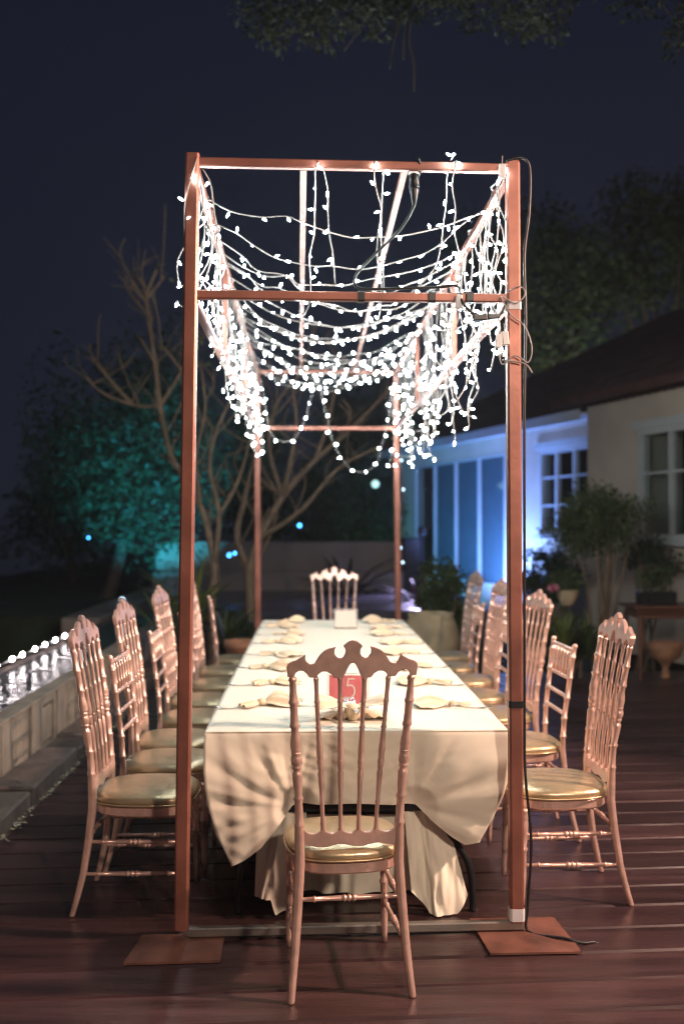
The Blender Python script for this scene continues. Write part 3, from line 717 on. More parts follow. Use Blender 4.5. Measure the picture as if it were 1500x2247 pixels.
def tail(name, topl, hem, folds, seed, Y0=4.02, Y1=3.97, n=46, m=30, amp=.022):
    rr = random.Random(seed); P = []
    for i in range(n + 1):
        u = i / n; row = []
        ht = key([(a, Vector((*p,)).to_3d()) for a, p in topl], u); hb = key([(a, Vector((*p,)).to_3d()) for a, p in hem], u)
        for j in range(m + 1):
            v = j / m; A = at(ht.x, ht.y, Y0); B = at(hb.x, hb.y, Y1)
            p = A.lerp(B, v); am = amp * (.3 + .7 * v)
            p.y += am * (math.sin(u * folds * 6.28 + 1.6 * v + seed) + 1.5 * noise.noise(Vector((u * 4.5, v * 2.2, seed * 1.7))) + .7 * noise.noise(Vector((u * 11 + v * 2, v * 4, seed))))
            p.x += .012 * v * math.sin(u * folds * 6.28 + 1 + seed)
            p.z = max(p.z, .006)
            row.append(p - co_)
        P.append(row)
    return MB().grid(P).build(name, M_cloth, cl, smooth=True)
tail('cloth_tail', [(0, (563, 1835)), (.45, (615, 1782)), (1, (672, 1772))], [(0, (552, 1968)), (.40, (600, 1972)), (.5, (606, 2008)), (1, (668, 1990))], 1.3, 1)
tail('cloth_tail', [(0, (885, 1772)), (.5, (930, 1780)), (1, (985, 1815))], [(0, (905, 1960)), (.25, (938, 2008)), (.75, (998, 2014)), (1, (1022, 1968))], 1.4, 5)
tail('cloth_lining', [(0, (630, 1788)), (1, (925, 1788))], [(0, (640, 1955)), (.5, (780, 1962)), (1, (915, 1955))], 4.0, 9, 4.10, 4.16, 60, 14, .012)

# ================================================================== CHAIRS
yb = lerp_table([(0, -.262), (.10, -.235), (.22, -.208), (.45, -.188), (.60, -.196), (.80, -.222), (1.20, -.285)])
xw = lerp_table([(0, .200), (.10, .190), (.22, .178), (.45, .165), (.60, .170), (1.06, .196), (1.3, .21)])
def k_of(prof, s=1.0): return [(z, r * s) for z, r in prof]
STILE = [(1.058, .010), (1.05, .0125), (1.045, .0145), (1.04, .0105), (1.01, .0112), (.978, .0135), (.973, .0162), (.968, .0165), (.962, .013), (.93, .0128), (.90, .0138), (.894, .0165), (.888, .0165), (.882, .0125), (.865, .013), (.845, .0165), (.825, .0182), (.812, .0165), (.809, .0175), (.806, .0135), (.802, .0170), (.798, .0172), (.794, .0140), (.786, .0178), (.775, .0192), (.763, .0178), (.757, .0135), (.753, .0165), (.748, .0165), (.744, .0125), (.738, .0120), (.732, .0165), (.722, .0172), (.69, .0155), (.655, .0128), (.648, .0165), (.642, .0168), (.636, .0132), (.60, .0140), (.563, .0145), (.557, .0175), (.551, .0175), (.545, .0155), (.52, .0170), (.42, .0172), (.30, .0165), (.16, .0148), (.06, .0128), (.004, .0118), (0.0, .0105)]
SPIN = [(1.056, .006), (1.046, .0095), (1.040, .0075), (1.00, .0068), (.975, .0078), (.970, .0105), (.965, .0078), (.90, .0072), (.888, .0080), (.882, .0108), (.876, .0078), (.83, .0098), (.80, .0118), (.787, .0100), (.783, .0115), (.779, .0085), (.773, .0115), (.762, .0120), (.752, .0090), (.747, .0112), (.743, .0080), (.735, .0085), (.728, .0108), (.68, .0085), (.632, .0068), (.626, .0095), (.620, .0070), (.58, .0072), (.545, .0085), (.53, .0085)]
def zc(y): return 1.55 - ((1380 + y / 2.5925) - 1155) * .001486
def xc(x): return (x - 522) * .000573
UPL = [(146, 222), (150, 205), (165, 192), (200, 181), (232, 163), (252, 148), (249, 168), (258, 190), (275, 203), (292, 204), (306, 198), (318, 180), (335, 152), (362, 127), (398, 111), (424, 106), (416, 122), (416, 146), (430, 166), (450, 172), (470, 164), (481, 145), (479, 120), (468, 103), (480, 90), (502, 74), (522, 68)]
LOL = [(152, 276), (186, 276), (196, 253), (216, 240), (240, 243), (260, 260), (274, 281), (316, 282), (326, 262), (347, 248), (374, 248), (398, 262), (414, 285), (466, 290), (500, 216), (510, 203), (522, 200)]
def sym(L): return L + [(1044 - x, y) for x, y in L[-2::-1]]
CREST = [(xc(x), zc(y)) for x, y in sym(UPL)] + [(xc(x), zc(y)) for x, y in sym(LOL)[::-1]]
def smooth_ring(pts, it=1):
    return pts
def on_back(x, z, y): return (x, y + yb(z), z)
def cushion(w0, w1, depth, z0, h, r=2.9, n=40, rings=9):
    mb = MB(); vs = []
    levels = [(0.0, .90), (.10, .975), (.32, 1.0), (.55, .985), (.74, .92), (.87, .80), (.95, .60), (.99, .34)]
    for hz, s_ in levels:
        for k in range(n):
            a = 2 * math.pi * k / n; ca, sa = math.cos(a), math.sin(a)
            x = math.copysign(abs(ca) ** (2 / r), ca); y_ = math.copysign(abs(sa) ** (2 / r), sa)
            wv = (w0 + (w1 - w0) * (y_ + 1) / 2) / 2
            vs.append((x * wv * s_, y_ * depth / 2 * s_, z0 + h * hz))
    fs = [(i*n + k, i*n + (k+1) % n, (i+1)*n + (k+1) % n, (i+1)*n + k) for i in range(len(levels)-1) for k in range(n)]
    vs.append((0, 0, z0 + h)); c = len(vs) - 1; b = (len(levels)-1) * n
    fs += [(b + k, b + (k+1) % n, c) for k in range(n)] + [tuple(range(n))[::-1]]
    return mb.add(vs, fs)
def seat_frame_mesh(w0, w1, depth, z0, z1):
    mb = MB(); n = 40; r = 3.2; vs = []
    for z, s_ in ((z0, .93), (z0 + .006, .955), (z1 - .006, .955), (z1, .93)):
        for k in range(n):
            a = 2 * math.pi * k / n; ca, sa = math.cos(a), math.sin(a)
            x = math.copysign(abs(ca) ** (2 / r), ca); y_ = math.copysign(abs(sa) ** (2 / r), sa)
            wv = (w0 + (w1 - w0) * (y_ + 1) / 2) / 2
            vs.append((x * wv * s_, y_ * depth / 2 * s_, z))
    fs = [(i*n + k, i*n + (k+1) % n, (i+1)*n + (k+1) % n, (i+1)*n + k) for i in range(3) for k in range(n)] + [tuple(range(n))[::-1], tuple(range(3*n, 4*n))]
    return mb.add(vs, fs)
FLEG = [(.392, .014), (.386, .0185), (.378, .0185), (.372, .014), (.362, .0175), (.352, .0178), (.344, .0135), (.336, .0165), (.31, .0172), (.27, .0150), (.235, .0128), (.229, .0168), (.222, .0168), (.216, .0130), (.12, .0140), (.04, .0118), (0, .0100)]
def turned_bar(a, b, r=.0085):
    a = Vector(a); b = Vector(b); ss = [0, .02, .12, .125, .14, .145, .30, .40, .43, .435, .45, .455, .475, .48, .50, .505, .525, .53, .55, .555, .58, .70, .855, .86, .875, .88, .98, 1.0]
    rr = [.85, .85, 1.0, 1.3, 1.3, .9, 1.0, 1.1, 1.15, 1.45, 1.45, 1.1, 1.1, 1.5, 1.5, 1.1, 1.1, 1.5, 1.5, 1.1, 1.1, 1.0, .9, 1.3, 1.3, 1.0, .85, .85]
    return MB().tube([a.lerp(b, s_) for s_ in ss], [r * q for q in rr], 9)
def chair_base(t, bw=1.0):
    fxl, fyl = .172, .170
    for sx in (-1, 1):
        MB().lathe([(z, r) for z, r in FLEG], 12, lambda z, s=sx: s * (fxl + .006 * (1 - z / .39)), lambda z: fyl + .012 * (1 - z / .39)).build('leg', M_rose, t, smooth=True)
    cu = cushion(.385, .425, .420, .428, .054).build('seat_cushion', M_gold, t, smooth=True)
    n = 48; pts = []
    for k in range(n + 1):
        a = 2 * math.pi * k / n; ca, sa = math.cos(a), math.sin(a); rr = 2.9
        x = math.copysign(abs(ca) ** (2 / rr), ca); y_ = math.copysign(abs(sa) ** (2 / rr), sa)
        pts.append((x * (.385 + .04 * (y_ + 1) / 2) / 2 * 1.0, y_ * .21 * 1.0, .4335))
    MB().tube(pts, .0042, 6, False).build('piping', M_gold, cu, smooth=True)
    seat_frame_mesh(.375, .41, .41, .385, .4275).build('seat_frame', M_rose, t, smooth=False)
    for z in (.285, .160):
        for sx in (-1, 1): turned_bar((sx * (xw(z) - .002), yb(z) + .012, z), (sx * .174, fyl - .008, z)).build('stretcher', M_rose, t, smooth=True)
    turned_bar((-xw(.31) + .012, yb(.31), .31), (xw(.31) - .012, yb(.31), .31)).build('stretcher', M_rose, t, smooth=True)
    turned_bar((-.162, fyl, .31), (.162, fyl, .31)).build('stretcher', M_rose, t, smooth=True)
def make_crest_chair():
    t = empty('crest_back_chair')
    for sx in (-1, 1): MB().lathe(STILE, 14, lambda z, s=sx: s * xw(z), yb).build('back_post', M_rose, t, smooth=True)
    for (ft, fbm) in ((-.61, -.53), (-.205, -.18), (.205, .18), (.61, .53)):
        MB().lathe(SPIN, 10, lambda z, a=ft, b=fbm: (b + (a - b) * (z - .54) / .51) * xw(z), yb).build('spindle', M_rose, t, smooth=True)
    MB().prism(CREST, .021, .0028, on_back).build('crest_rail', M_rose, t)
    # scalloped lower rail
    xa = xw(.52) - .012; top = []
    px_ = [-1.0, -.53 * xw(.54) / xa, -.18 * xw(.54) / xa, .18 * xw(.54) / xa, .53 * xw(.54) / xa, 1.0]
    for a, b in zip(px_, px_[1:]):
        for q in range(8):
            s_ = q / 8; top.append(((a + (b - a) * s_) * xa, .541 - .017 * math.sin(math.pi * s_) ** .7))
    top.append((xa, .541))
    bot = [(xa - 2 * xa * q / 30, .487 - .005 * math.cos(q / 30 * 6.283 * 2.5) - .004) for q in range(31)]
    MB().prism(top + bot, .019, .002, on_back).build('lower_rail', M_rose, t)
    chair_base(t); return t
def make_slat_chair():
    t = empty('low_back_chair')
    prof = [(.968, .004), (.966, .010), (.958, .0145), (.950, .0145), (.945, .0115)]
    for zr in (.90, .80, .70, .60, .51): prof += [(zr + .008, .0128), (zr + .005, .0160), (zr - .004, .0160), (zr - .008, .0125)]
    prof += [(.45, .0150), (.30, .0145), (.16, .0138), (.06, .0122), (.004, .0112), (0, .0100)]
    xl = lerp_table([(0, .195), (.22, .175), (.45, .163), (.98, .185)])
    for sx in (-1, 1): MB().lathe(prof, 12, lambda z, s=sx: s * xl(z), yb).build('back_post', M_rose, t, smooth=True)
    def rail(z, r):
        n = 28; pts = []; rr = []
        for q in range(n + 1):
            s_ = q / n; pts.append((-xl(z) + .01 + (2 * xl(z) - .02) * s_, yb(z), z)); rr.append(r * (1.28 if q % 4 == 2 else 1.0))
        return MB().tube(pts, rr, 8)
    for z in (.935, .795, .705, .620): rail(z, .0092).build('back_rail', M_rose, t, smooth=True)
    for q in range(6):
        fx_ = (-.75 + .30 * q); sp = [(.93, .0065), (.905, .0070), (.90, .0092), (.895, .0070), (.84, .0070), (.835, .0092), (.83, .0070), (.80, .0065)]
        MB().lathe(sp, 8, lambda z, a=fx_: a * xl(z), yb).build('spindle', M_rose, t, smooth=True)
    chair_base(t); return t
crest = make_crest_chair(); slat = make_slat_chair()
used = {'N': False, 'C': False}
def place(kind, x, y, rz, label, group):
    src = crest if kind == 'N' else slat
    o = src if not used[kind] else copy_tree(src)
    used[kind] = True
    o.location = (x, y, 0.003); o.rotation_euler = (0, 0, R(rz))
    tag(o, label, 'chair', group)
    return o
place('N', 0.108, 3.535, 5.0, 'tall rose-gold crested chair in the foreground, its back to the camera', 'crested chairs at the table ends')
ORD = ['nearest the camera', 'second from the camera', 'third from the camera', 'fourth from the camera', 'fifth from the camera', 'sixth from the camera', 'seventh from the camera', 'farthest from the camera']
left = [('N', -.685, 4.20, -91.5), ('C', -.66, 4.70, -91), ('N', -.70, 5.17, -92), ('C', -.66, 5.76, -89), ('N', -.69, 6.32, -93), ('C', -.65, 6.95, -90), ('N', -.66, 7.60, -92), ('C', -.60, 8.25, -82)]
right = [('N', 1.035, 4.25, 91), ('C', 1.04, 5.06, 92), ('N', 1.06, 5.80, 98), ('C', 1.04, 6.45, 90), ('N', 1.08, 7.10, 94), ('C', 1.06, 7.75, 90), ('N', 1.12, 8.42, 95)]
for i, (k, x, y, a) in enumerate(left):
    place(k, x, y, a, ('tall crested' if k == 'N' else 'low spindle-back') + f' rose-gold chair on the pool side of the table, {ORD[i]}', 'chairs along the pool side of the table')
for i, (k, x, y, a) in enumerate(right):
    place(k, x, y, a, ('tall crested' if k == 'N' else 'low spindle-back') + f' rose-gold chair on the house side of the table, {ORD[i] if i < 6 else ORD[7]}', 'chairs along the house side of the table')
place('N', 0.20, 8.86, 180, 'tall rose-gold crested chair facing the camera at the far table end', 'crested chairs at the table ends')

# ================================================================== ON THE TABLE
ZT = TZ0 + .0065
def fan_mesh(seed, length, half, rise):
    rr = random.Random(seed); n, m = 16, 34; P = []; ph = rr.uniform(0, 6); k = rr.uniform(3.2, 4.6)
    for i in range(n + 1):
        u = i / n; row = []
        for j in range(m + 1):
            v = j / m * 2 - 1
            L = length * (1 + .16 * noise.noise(Vector((v * 1.6 + ph, seed, 0)))) * (1 - .18 * v * v)
            a = v * half * (1 - .15 * u) + .12 * noise.noise(Vector((v * 2, u * 1.5, seed + 4)))
            rad = .010 + (L - .010) * u
            z = .017 * (1 - u) ** 2 + rise * math.sin(min(1, u * 1.05) * math.pi * .85) * (1 - abs(v) ** 2.2) * (.65 + .5 * noise.noise(Vector((v * 1.4, u, ph))))
            z += .013 * u ** .7 * (1 - .55 * abs(v)) * (1 + math.sin(v * k * 3.14 + ph + u * 1.2)) * (1 - .4 * u)
            row.append((rad * math.cos(a), rad * math.sin(a), max(.0015, z)))
        P.append(row)
    return MB().grid(P).mesh('fan', M_napkin, True)
KNOT = MB().lathe([(.001, .010), (.006, .017), (.016, .020), (.026, .015), (.031, .005)], 12, lambda z: .004 * math.sin(z * 200), lambda z: .003 * math.cos(z * 170)).mesh('knot', M_napkin, True)
FANS = [(fan_mesh(3, .17, .95, .075), fan_mesh(4, .10, .7, .015)), (fan_mesh(8, .165, 1.1, .045), fan_mesh(9, .11, .6, .018)), (fan_mesh(14, .18, .9, .055), fan_mesh(15, .09, .8, .012)), (fan_mesh(21, .16, 1.2, .04), fan_mesh(22, .11, .65, .02)), (fan_mesh(33, .175, 1.0, .06), fan_mesh(34, .10, .75, .016))]
def fork_mesh():
    mb = MB()
    mb.prism([(-.003, -.09), (.003, -.09), (.006, -.07), (.004, 0), (.0035, .03), (.011, .05), (.011, .09), (.0085, .09), (.0085, .06), (.0055, .06), (.0055, .09), (.003, .09), (.003, .06), (-.0, .06), (0, .09), (-.003, .09), (-.003, .06), (-.0055, .06), (-.0055, .09), (-.0085, .09), (-.0085, .06), (-.011, .06), (-.011, .05), (-.0035, .03), (-.004, 0), (-.006, -.07)], .0022, 0, lambda x, z, y: (x, z, y + .002 + 6 * (z - .01) ** 2 * .2))
    return mb.mesh('fork', M_silver)
FORK = fork_mesh()
SEATS = ['first', 'second', 'third', 'fourth', 'fifth', 'sixth', 'seventh', 'eighth']
for side, ys_, x0 in (('pool', [4.42, 5.02, 5.62, 6.2, 6.8, 7.35, 7.85, 8.3], -.17), ('house', [4.38, 5.0, 5.6, 6.2, 6.75, 7.3, 7.8, 8.28], .54)):
    rr = random.Random(5 if side == 'pool' else 6)
    for i, yv in enumerate(ys_):
        o = empty('napkin', (x0 + (-.06 if side == 'pool' else .06) + rr.uniform(-.03, .03), yv + rr.uniform(-.05, .05), ZT), (0 if side == 'pool' else math.pi) + rr.uniform(-.4, .4)); big, sml = FANS[(i + (0 if side == 'pool' else 2)) % 5]; sc_ = rr.uniform(.9, 1.1); o.scale = (sc_, sc_, rr.uniform(.85, 1.15))
        link('fan', big, o); link('tail', sml, o, None, (0, 0, math.pi + rr.uniform(-.25, .25))); link('knot', KNOT, o)
        tag(o, f'knotted ivory napkin, {SEATS[i]} from the camera on the {side} side of the tabletop', 'napkin', 'napkins laid along the table')
        f = link('fork', FORK, None, (x0 + (-.17 if side == 'pool' else .15), yv - .03 + rr.uniform(-.03, .03), ZT), (0, 0, (1 if side == 'pool' else -1) * (math.pi / 2 + rr.uniform(-.3, .3))))
        tag(f, f'steel fork by the {SEATS[i]} napkin from the camera on the {side} side', 'fork', 'forks beside the napkins')
    # extra folded end of the napkin on the house side
# tied napkin at the near end
tn = empty('tied_napkin', (0.165, 4.10, ZT)); tn.scale = (1.15, 1.15, 1.3); tag(tn, 'white satin napkin tied in a bow around cutlery at the near table end', 'napkin')
rr = random.Random(2)
for s_ in (-1, 1):
    P = []
    for i in range(17):
        u = i / 16; row = []
        for j in range(13):
            v = j / 12 * 2 - 1
            wv = .012 + .062 * math.sin(u * math.pi * .62) ** .8
            row.append((s_ * (.006 + .115 * u), v * wv + .01 * math.sin(u * 4), .010 + (.055 * u * (1 - .35 * u)) * (1 - .6 * v * v) + .010 * math.sin(v * 9 + s_ * 2 + u * 3) * u + .03))
        P.append(row)
    MB().grid(P).build('bow_loop', M_napkin, tn, smooth=True)
MB().lathe([(0, .014), (.012, .026), (.030, .030), (.048, .024), (.056, .010)], 14, lambda z: .004 * math.sin(z * 90)).build('knot', M_napkin, tn, smooth=True)
P = [[(-.13 + .26 * i / 20, -.02 + .12 * j / 10, .004 + .026 * (1 - ((i - 10) / 10) ** 2) * abs(math.sin(i * .8 + j * .7))) for j in range(11)] for i in range(21)]
MB().grid(P).build('skirt', M_napkin, tn, smooth=True)
for q, (dx, a) in enumerate(((-.006, .05), (.010, -.12))):
    f = link('fork', FORK, None, (0.165 + dx, 4.085, ZT + .052), (R(12), 0, a + .25)); tag(f, ('fork' if q == 0 else 'second fork') + ' upright in the tied napkin at the near table end', 'fork', 'cutlery in the tied napkin')
# table number stand
def table_stand(loc, rz, numbered, label):
    t = empty('table_stand', loc, rz); tag(t, label, 'sign', None)
    hgt, wd = .150, .178
    e = Matrix.Rotation(R(-10), 4, 'X')
    def tl(x, y, z): return tuple(e @ Vector((x, y, z)))
    mb = MB(); mb.add([tl(x, y, z) for z in (.004, hgt) for y in (-.006, -.004) for x in (-wd/2, wd/2)], [(0, 2, 3, 1), (4, 5, 7, 6), (0, 1, 5, 4), (2, 6, 7, 3), (0, 4, 6, 2), (1, 3, 7, 5)])
    mb.build('acrylic_front', M_acryl, t)
    mb = MB(); mb.add([tl(x, y, z) for z in (.004, hgt) for y in (.003, .005) for x in (-wd/2, wd/2)], [(0, 2, 3, 1), (4, 5, 7, 6), (0, 1, 5, 4), (2, 6, 7, 3), (0, 4, 6, 2), (1, 3, 7, 5)])
    mb.build('acrylic_back', M_acryl, t)
    MB().box(-wd/2, wd/2, -.01, .06, 0, .003).build('acrylic_foot', M_acryl, t)
    b_ = .007
    cd = MB().add([tl(x, y, z) for z in (.010, hgt - b_) for y in (-.0025, .0015) for x in (-wd/2 + b_, wd/2 - b_)], [(0, 2, 3, 1), (4, 5, 7, 6), (0, 1, 5, 4), (2, 6, 7, 3), (0, 4, 6, 2), (1, 3, 7, 5)]).build('card', M_card if numbered else M_wcard, t)
    mb = MB()
    mb.box(-wd/2 - .003, -wd/2, -.007, .006, .002, hgt); mb.box(wd/2, wd/2 + .003, -.007, .006, .002, hgt); mb.box(-wd/2, wd/2, -.007, .006, hgt + .0005, hgt + .004)
    mb.v = [tl(*p) for p in mb.v]; mb.build('edge', M_white, t)
    if numbered:
        # numeral 5: flag, stem and bowl as one thin stroke
        st = [(.030, .128), (.002, .128), (-.004, .096), (.008, .100), (.022, .096), (.029, .080), (.026, .060), (.014, .048), (-.002, .046), (-.012, .052)]
        path = [Vector((x, 0, z)) for x, z in st[:3]] ; path = path[:3] + smooth_path([Vector((x, 0, z)) for x, z in st[2:]], 6)[1:]
        mb = MB(); vs = []; n = len(path)
        for i, p in enumerate(path):
            d = (path[min(i+1, n-1)] - path[max(i-1, 0)]).normalized(); nn = Vector((-d.z, 0, d.x)); wv = .0032 if i > 1 else .0036
            for y in (-.0044, -.0030):
                vs += [tl(*(p + nn * wv + Vector((0, y, 0)))), tl(*(p - nn * wv + Vector((0, y, 0))))]
        fs = []
        for i in range(n - 1):
            a, b = i * 4, (i + 1) * 4; fs += [(a, b, b + 1, a + 1), (a + 2, a + 3, b + 3, b + 2), (a, a + 2, b + 2, b), (a + 1, b + 1, b + 3, a + 3)]
        mb.add(vs, fs).build('numeral', M_wcard, cd, recalc=True)
table_stand((0.155, 4.36, ZT), R(-3), True, 'acrylic table stand with a pink card numbered 5')
table_stand((0.26, 7.75, ZT), R(2), False, 'acrylic table stand with a pale card near the far table end')

# ================================================================== POOL EDGE BULBS AND SMALL LIGHTS
pl = empty('globe_light_string', (-2.44, 7.75, .412)); tag(pl, 'string of round white bulbs along the outer pool rim', 'string lights')
ysb = [4.5, 4.9, 5.3, 5.7, 6.1, 6.5, 6.9, 7.33, 7.75, 8.14, 8.42, 8.80, 9.13, 9.49, 9.85, 10.2, 10.6]
MB().tube(smooth_path([(0, yv - 7.75 + (.0 if k % 2 else .02), .050 + (.004 if k % 2 else .0)) for k, yv in enumerate(ysb)], 4), .006, 6).build('wire', M_black, pl, smooth=True)
GL = MB().lathe([(.0, .008), (.004, .012), (.012, .0165), (.020, .017), (.028, .013), (.034, .005)], 12).mesh('globe_bulb', M_globe, True)
for yv in ysb: link('globe_bulb', GL, pl, (.02, yv - 7.75, .050))
def small_lamp(p, m, r, label, name='garden_marker_light', group='small coloured marker lights'):
    t = empty(name, p); tag(t, label, 'lamp', group)
    MB().lathe([(-r, r * .3), (-r * .5, r * .87), (0, r), (r * .5, r * .87), (r, r * .2)], 10).build('glow_cap', m, t, smooth=True)
    MB().tube([(0, 0, -r), (0, 0, -r - .12)], r * .3, 6).build('stem', M_blackm, t)
small_lamp(at(268, 1317, 14.85), M_iceb, .035, 'pale blue marker light on the bank edging, nearer one')
small_lamp(at(340, 1290, 17.8), M_iceb, .035, 'pale blue marker light on the bank edging, farther one')
def lantern(p, m, r, label, top):
    t = empty('hanging_lantern', p); tag(t, label, 'lantern', 'blue lanterns hung in the trees')
    MB().lathe([(-r, r * .3), (-r * .5, r * .87), (0, r), (r * .5, r * .87), (r, r * .2)], 10).build('globe', m, t, smooth=True)
    MB().tube([(0, 0, r), (0, 0, top)], .004, 5).build('cord', M_black, t)
lantern(at(657, 1153, 17.5), M_blue, .03, 'single blue lantern hanging between the far posts', .9)
lantern(at(503, 1218, 15.0), M_blue, .03, 'left one of two small blue lanterns behind the bare tree', 1.4)
lantern(at(515, 1214, 15.4), M_blue, .022, 'right one of two small blue lanterns behind the bare tree', 1.4)
lantern(at(823, 1062, 18.5), emis('pale_green_glow', (.55, .95, .85), 1.2), .07, 'pale oval lantern among the trees behind the garden wall', 1.5)
lantern(at(194, 1180, 17.0), M_blue, .02, 'tiny glowing globe standing in for a blue reflection at the dense tree left edge', 1.2)  # emissive globe in place of a blue reflection
bs = empty('bead_light_string', at(884, 1160, 12.0)); tag(bs, 'thin string of tiny white lights hanging right of the far post', 'string lights')
bp = [at(880 + 5 * math.sin(k), 1010 + k * 32, 12.0) - bs.location for k in range(8)]
MB().tube(bp, .004, 5).build('wire', M_cable, bs)
BD = MB().lathe([(-.012, .004), (0, .012), (.012, .004)], 8).mesh('bead', M_iceb, True)
for k, p in enumerate(bp):
    if k % 2 == 0 or k > 4: link('bead', BD, bs, p)

# ================================================================== PLANTS
def leaves(mb, centers, n, size, rng_, droop=.2, aspect=.45):
    """n leaf blades around the blobs (centre, radii)"""
    wts = [r.x * r.y * r.z for _, r in centers]
    for q in range(n):
        c, r = rng_.choices(centers, wts)[0]
        d = Vector((rng_.gauss(0, 1), rng_.gauss(0, 1), rng_.gauss(0, 1))).normalized()
        rad = rng_.random() ** .45
        p = c + Vector((d.x * r.x, d.y * r.y, d.z * r.z)) * rad
        a = Vector((rng_.gauss(0, 1), rng_.gauss(0, 1), rng_.gauss(-droop, .7))).normalized()
        b = a.cross(Vector((rng_.gauss(0, 1), rng_.gauss(0, 1), rng_.gauss(0, 1)))).normalized()
        s_ = size * rng_.uniform(.6, 1.3); w_ = s_ * aspect
        up = a.cross(b) * (s_ * .12)
        mb.add([p, p + a * s_ * .5 + b * w_ * .5 + up, p + a * s_, p + a * s_ * .5 - b * w_ * .5 + up], [(0, 1, 2, 3)])
def blobs(c, r, k, rng_, f=.5):
    c = Vector(c); r = Vector(r); L = []
    for q in range(k):
        d = Vector((rng_.gauss(0, 1), rng_.gauss(0, 1), rng_.gauss(0, 1))).normalized() * rng_.uniform(.35, .85)
        s_ = rng_.uniform(f * .55, f)
        L.append((c + Vector((d.x * r.x, d.y * r.y, d.z * r.z)), r * s_))
    return L
def limb(mb, pts, r0, r1, n=8):
    P = smooth_path(pts, 5); mb.tube(P, [r0 + (r1 - r0) * i / (len(P) - 1) for i in range(len(P))], n)
def tree(name, base, crown_c, crown_r, nb, nl, size, m, label, cat='tree', seed=1, trunk_r=.12, group=None, trunk_m=None, f=.5):
    rg = random.Random(seed); base = Vector(base); t = empty(name, base); tag(t, label, cat, group)
    cc = Vector(crown_c) - base; bl = blobs(cc, crown_r, nb, rg, f)
    mb = MB(); mid = cc * .45 + Vector((rg.uniform(-.2, .2), rg.uniform(-.2, .2), 0))
    limb(mb, [(0, 0, -.05), mid * .5 + Vector((.05, 0, 0)), mid], trunk_r, trunk_r * .7)
    for c, r in bl[:10]:
        limb(mb, [mid, mid.lerp(c, .5) + Vector((rg.gauss(0, .1), rg.gauss(0, .1), .1)), c], trunk_r * .5, trunk_r * .1, 6)
    mb.build('trunk', trunk_m or M_dbark, t, smooth=True)
    mb = MB(); leaves(mb, bl, nl, size, rg); mb.build('crown', m, t)
    return t
tree('dense_tree', (-3.4, 16.6, .36), (-3.05, 16.6, 2.85), (1.65, 1.2, 2.35), 34, 11000, .12, M_leafd, 'dense dark tree on the lake bank washed with teal light', seed=5, f=.55)
tree('dense_tree', (-5.0, 21, .36), (-4.9, 21, 2.1), (1.6, 1.5, 1.7), 18, 4500, .16, M_leafd, 'lower dark tree left of the teal-lit tree', seed=15, f=.55)
tree('dense_tree', (-1.1, 21.5, -.1), (-1.0, 21.5, 2.5), (1.2, 1.0, 1.8), 18, 4500, .14, M_leafd, 'dark tree standing behind the bare branching trees', seed=16, f=.55)
for i, (x, y, r, h, lab) in enumerate([(.15, 20.2, .75, 1.75, 'left rounded dark green tree behind the garden wall'), (1.25, 20.6, .55, 2.1, 'right taller green tree behind the garden wall')]):
    tree('garden_tree', (x, y, -.1), (x, y, h), (r, r, 1.15), 14, 3800, .11, M_leafd, lab, seed=30 + i, trunk_r=.07, group='trees behind the garden wall', f=.6)
for i, (x, y, z, rx, rz, lab) in enumerate([(5.9, 25, 7.6, 2.4, 3.0, 'big dark tree crown rising behind the house roof, left one'), (9.0, 25, 8.6, 2.4, 2.4, 'big dark tree crown rising behind the house roof, right one'), (1.9, 30, 4.6, 2.0, 2.0, 'dim dark tree beyond the far end of the house')]):
    tree('tall_tree', (x, y, -.1), (x, y, z), (rx, 1.6, rz), 22, 6000, .2, M_leafm, lab, seed=40 + i, trunk_r=.2, group='trees behind the house', f=.5)

# overhanging tree: trunk stands to the right of the frame, limb reaches over the table
rg = random.Random(61)
ot = empty('overhanging_tree', (5.4, 8.6, -.1)); tag(ot, 'leafy tree whose branches hang in from the top of the picture', 'tree'); ob = Vector((5.4, 8.6, -.1))
mb = MB()
limb(mb, [(0, 0, 0), (-.1, -.1, 2.5), (-.5, -.2, 4.6)], .20, .15)
limb(mb, [Vector((4.9, 8.4, 4.5)) - ob, Vector((3.6, 7.9, 5.7)) - ob, Vector((2.2, 7.4, 6.0)) - ob, Vector((.9, 7.1, 5.75)) - ob, Vector((-.3, 7.0, 5.5)) - ob], .12, .025)
limb(mb, [Vector((4.9, 8.4, 4.5)) - ob, Vector((4.4, 8.2, 5.9)) - ob, Vector((3.6, 7.6, 6.6)) - ob], .1, .03)
clus = []
spots = [(560, 30, 70, 40), (600, 70, 45, 35), (650, 20, 90, 40), (700, 60, 60, 45), (760, 20, 80, 40), (830, 30, 70, 45), (900, 10, 60, 30), (960, -5, 60, 35), (1040, 20, 40, 35), (1120, 30, 60, 40), (1200, 25, 55, 45), (1160, 60, 50, 25), (1230, 60, 25, 20), (1400, -10, 70, 40), (1490, 60, 35, 70), (870, -40, 300, 40), (1250, -60, 200, 45)]
for (px, py, rx, ry) in spots:
    Yd = 7.0 + rg.uniform(-.5, .5); c = at(px, py, Yd); s_ = Yd / FPX
    clus.append((c - ob, Vector((rx * s_, .28, ry * s_))))
    a = min([Vector((2.2, 7.4, 6.0)), Vector((.9, 7.1, 5.75)), Vector((-.3, 7.0, 5.5)), Vector((3.6, 7.9, 5.7))], key=lambda q: (q - c).length)
    limb(mb, [a - ob, a.lerp(c, .5) - ob + Vector((0, 0, .06)), c - ob], .018, .004, 6)
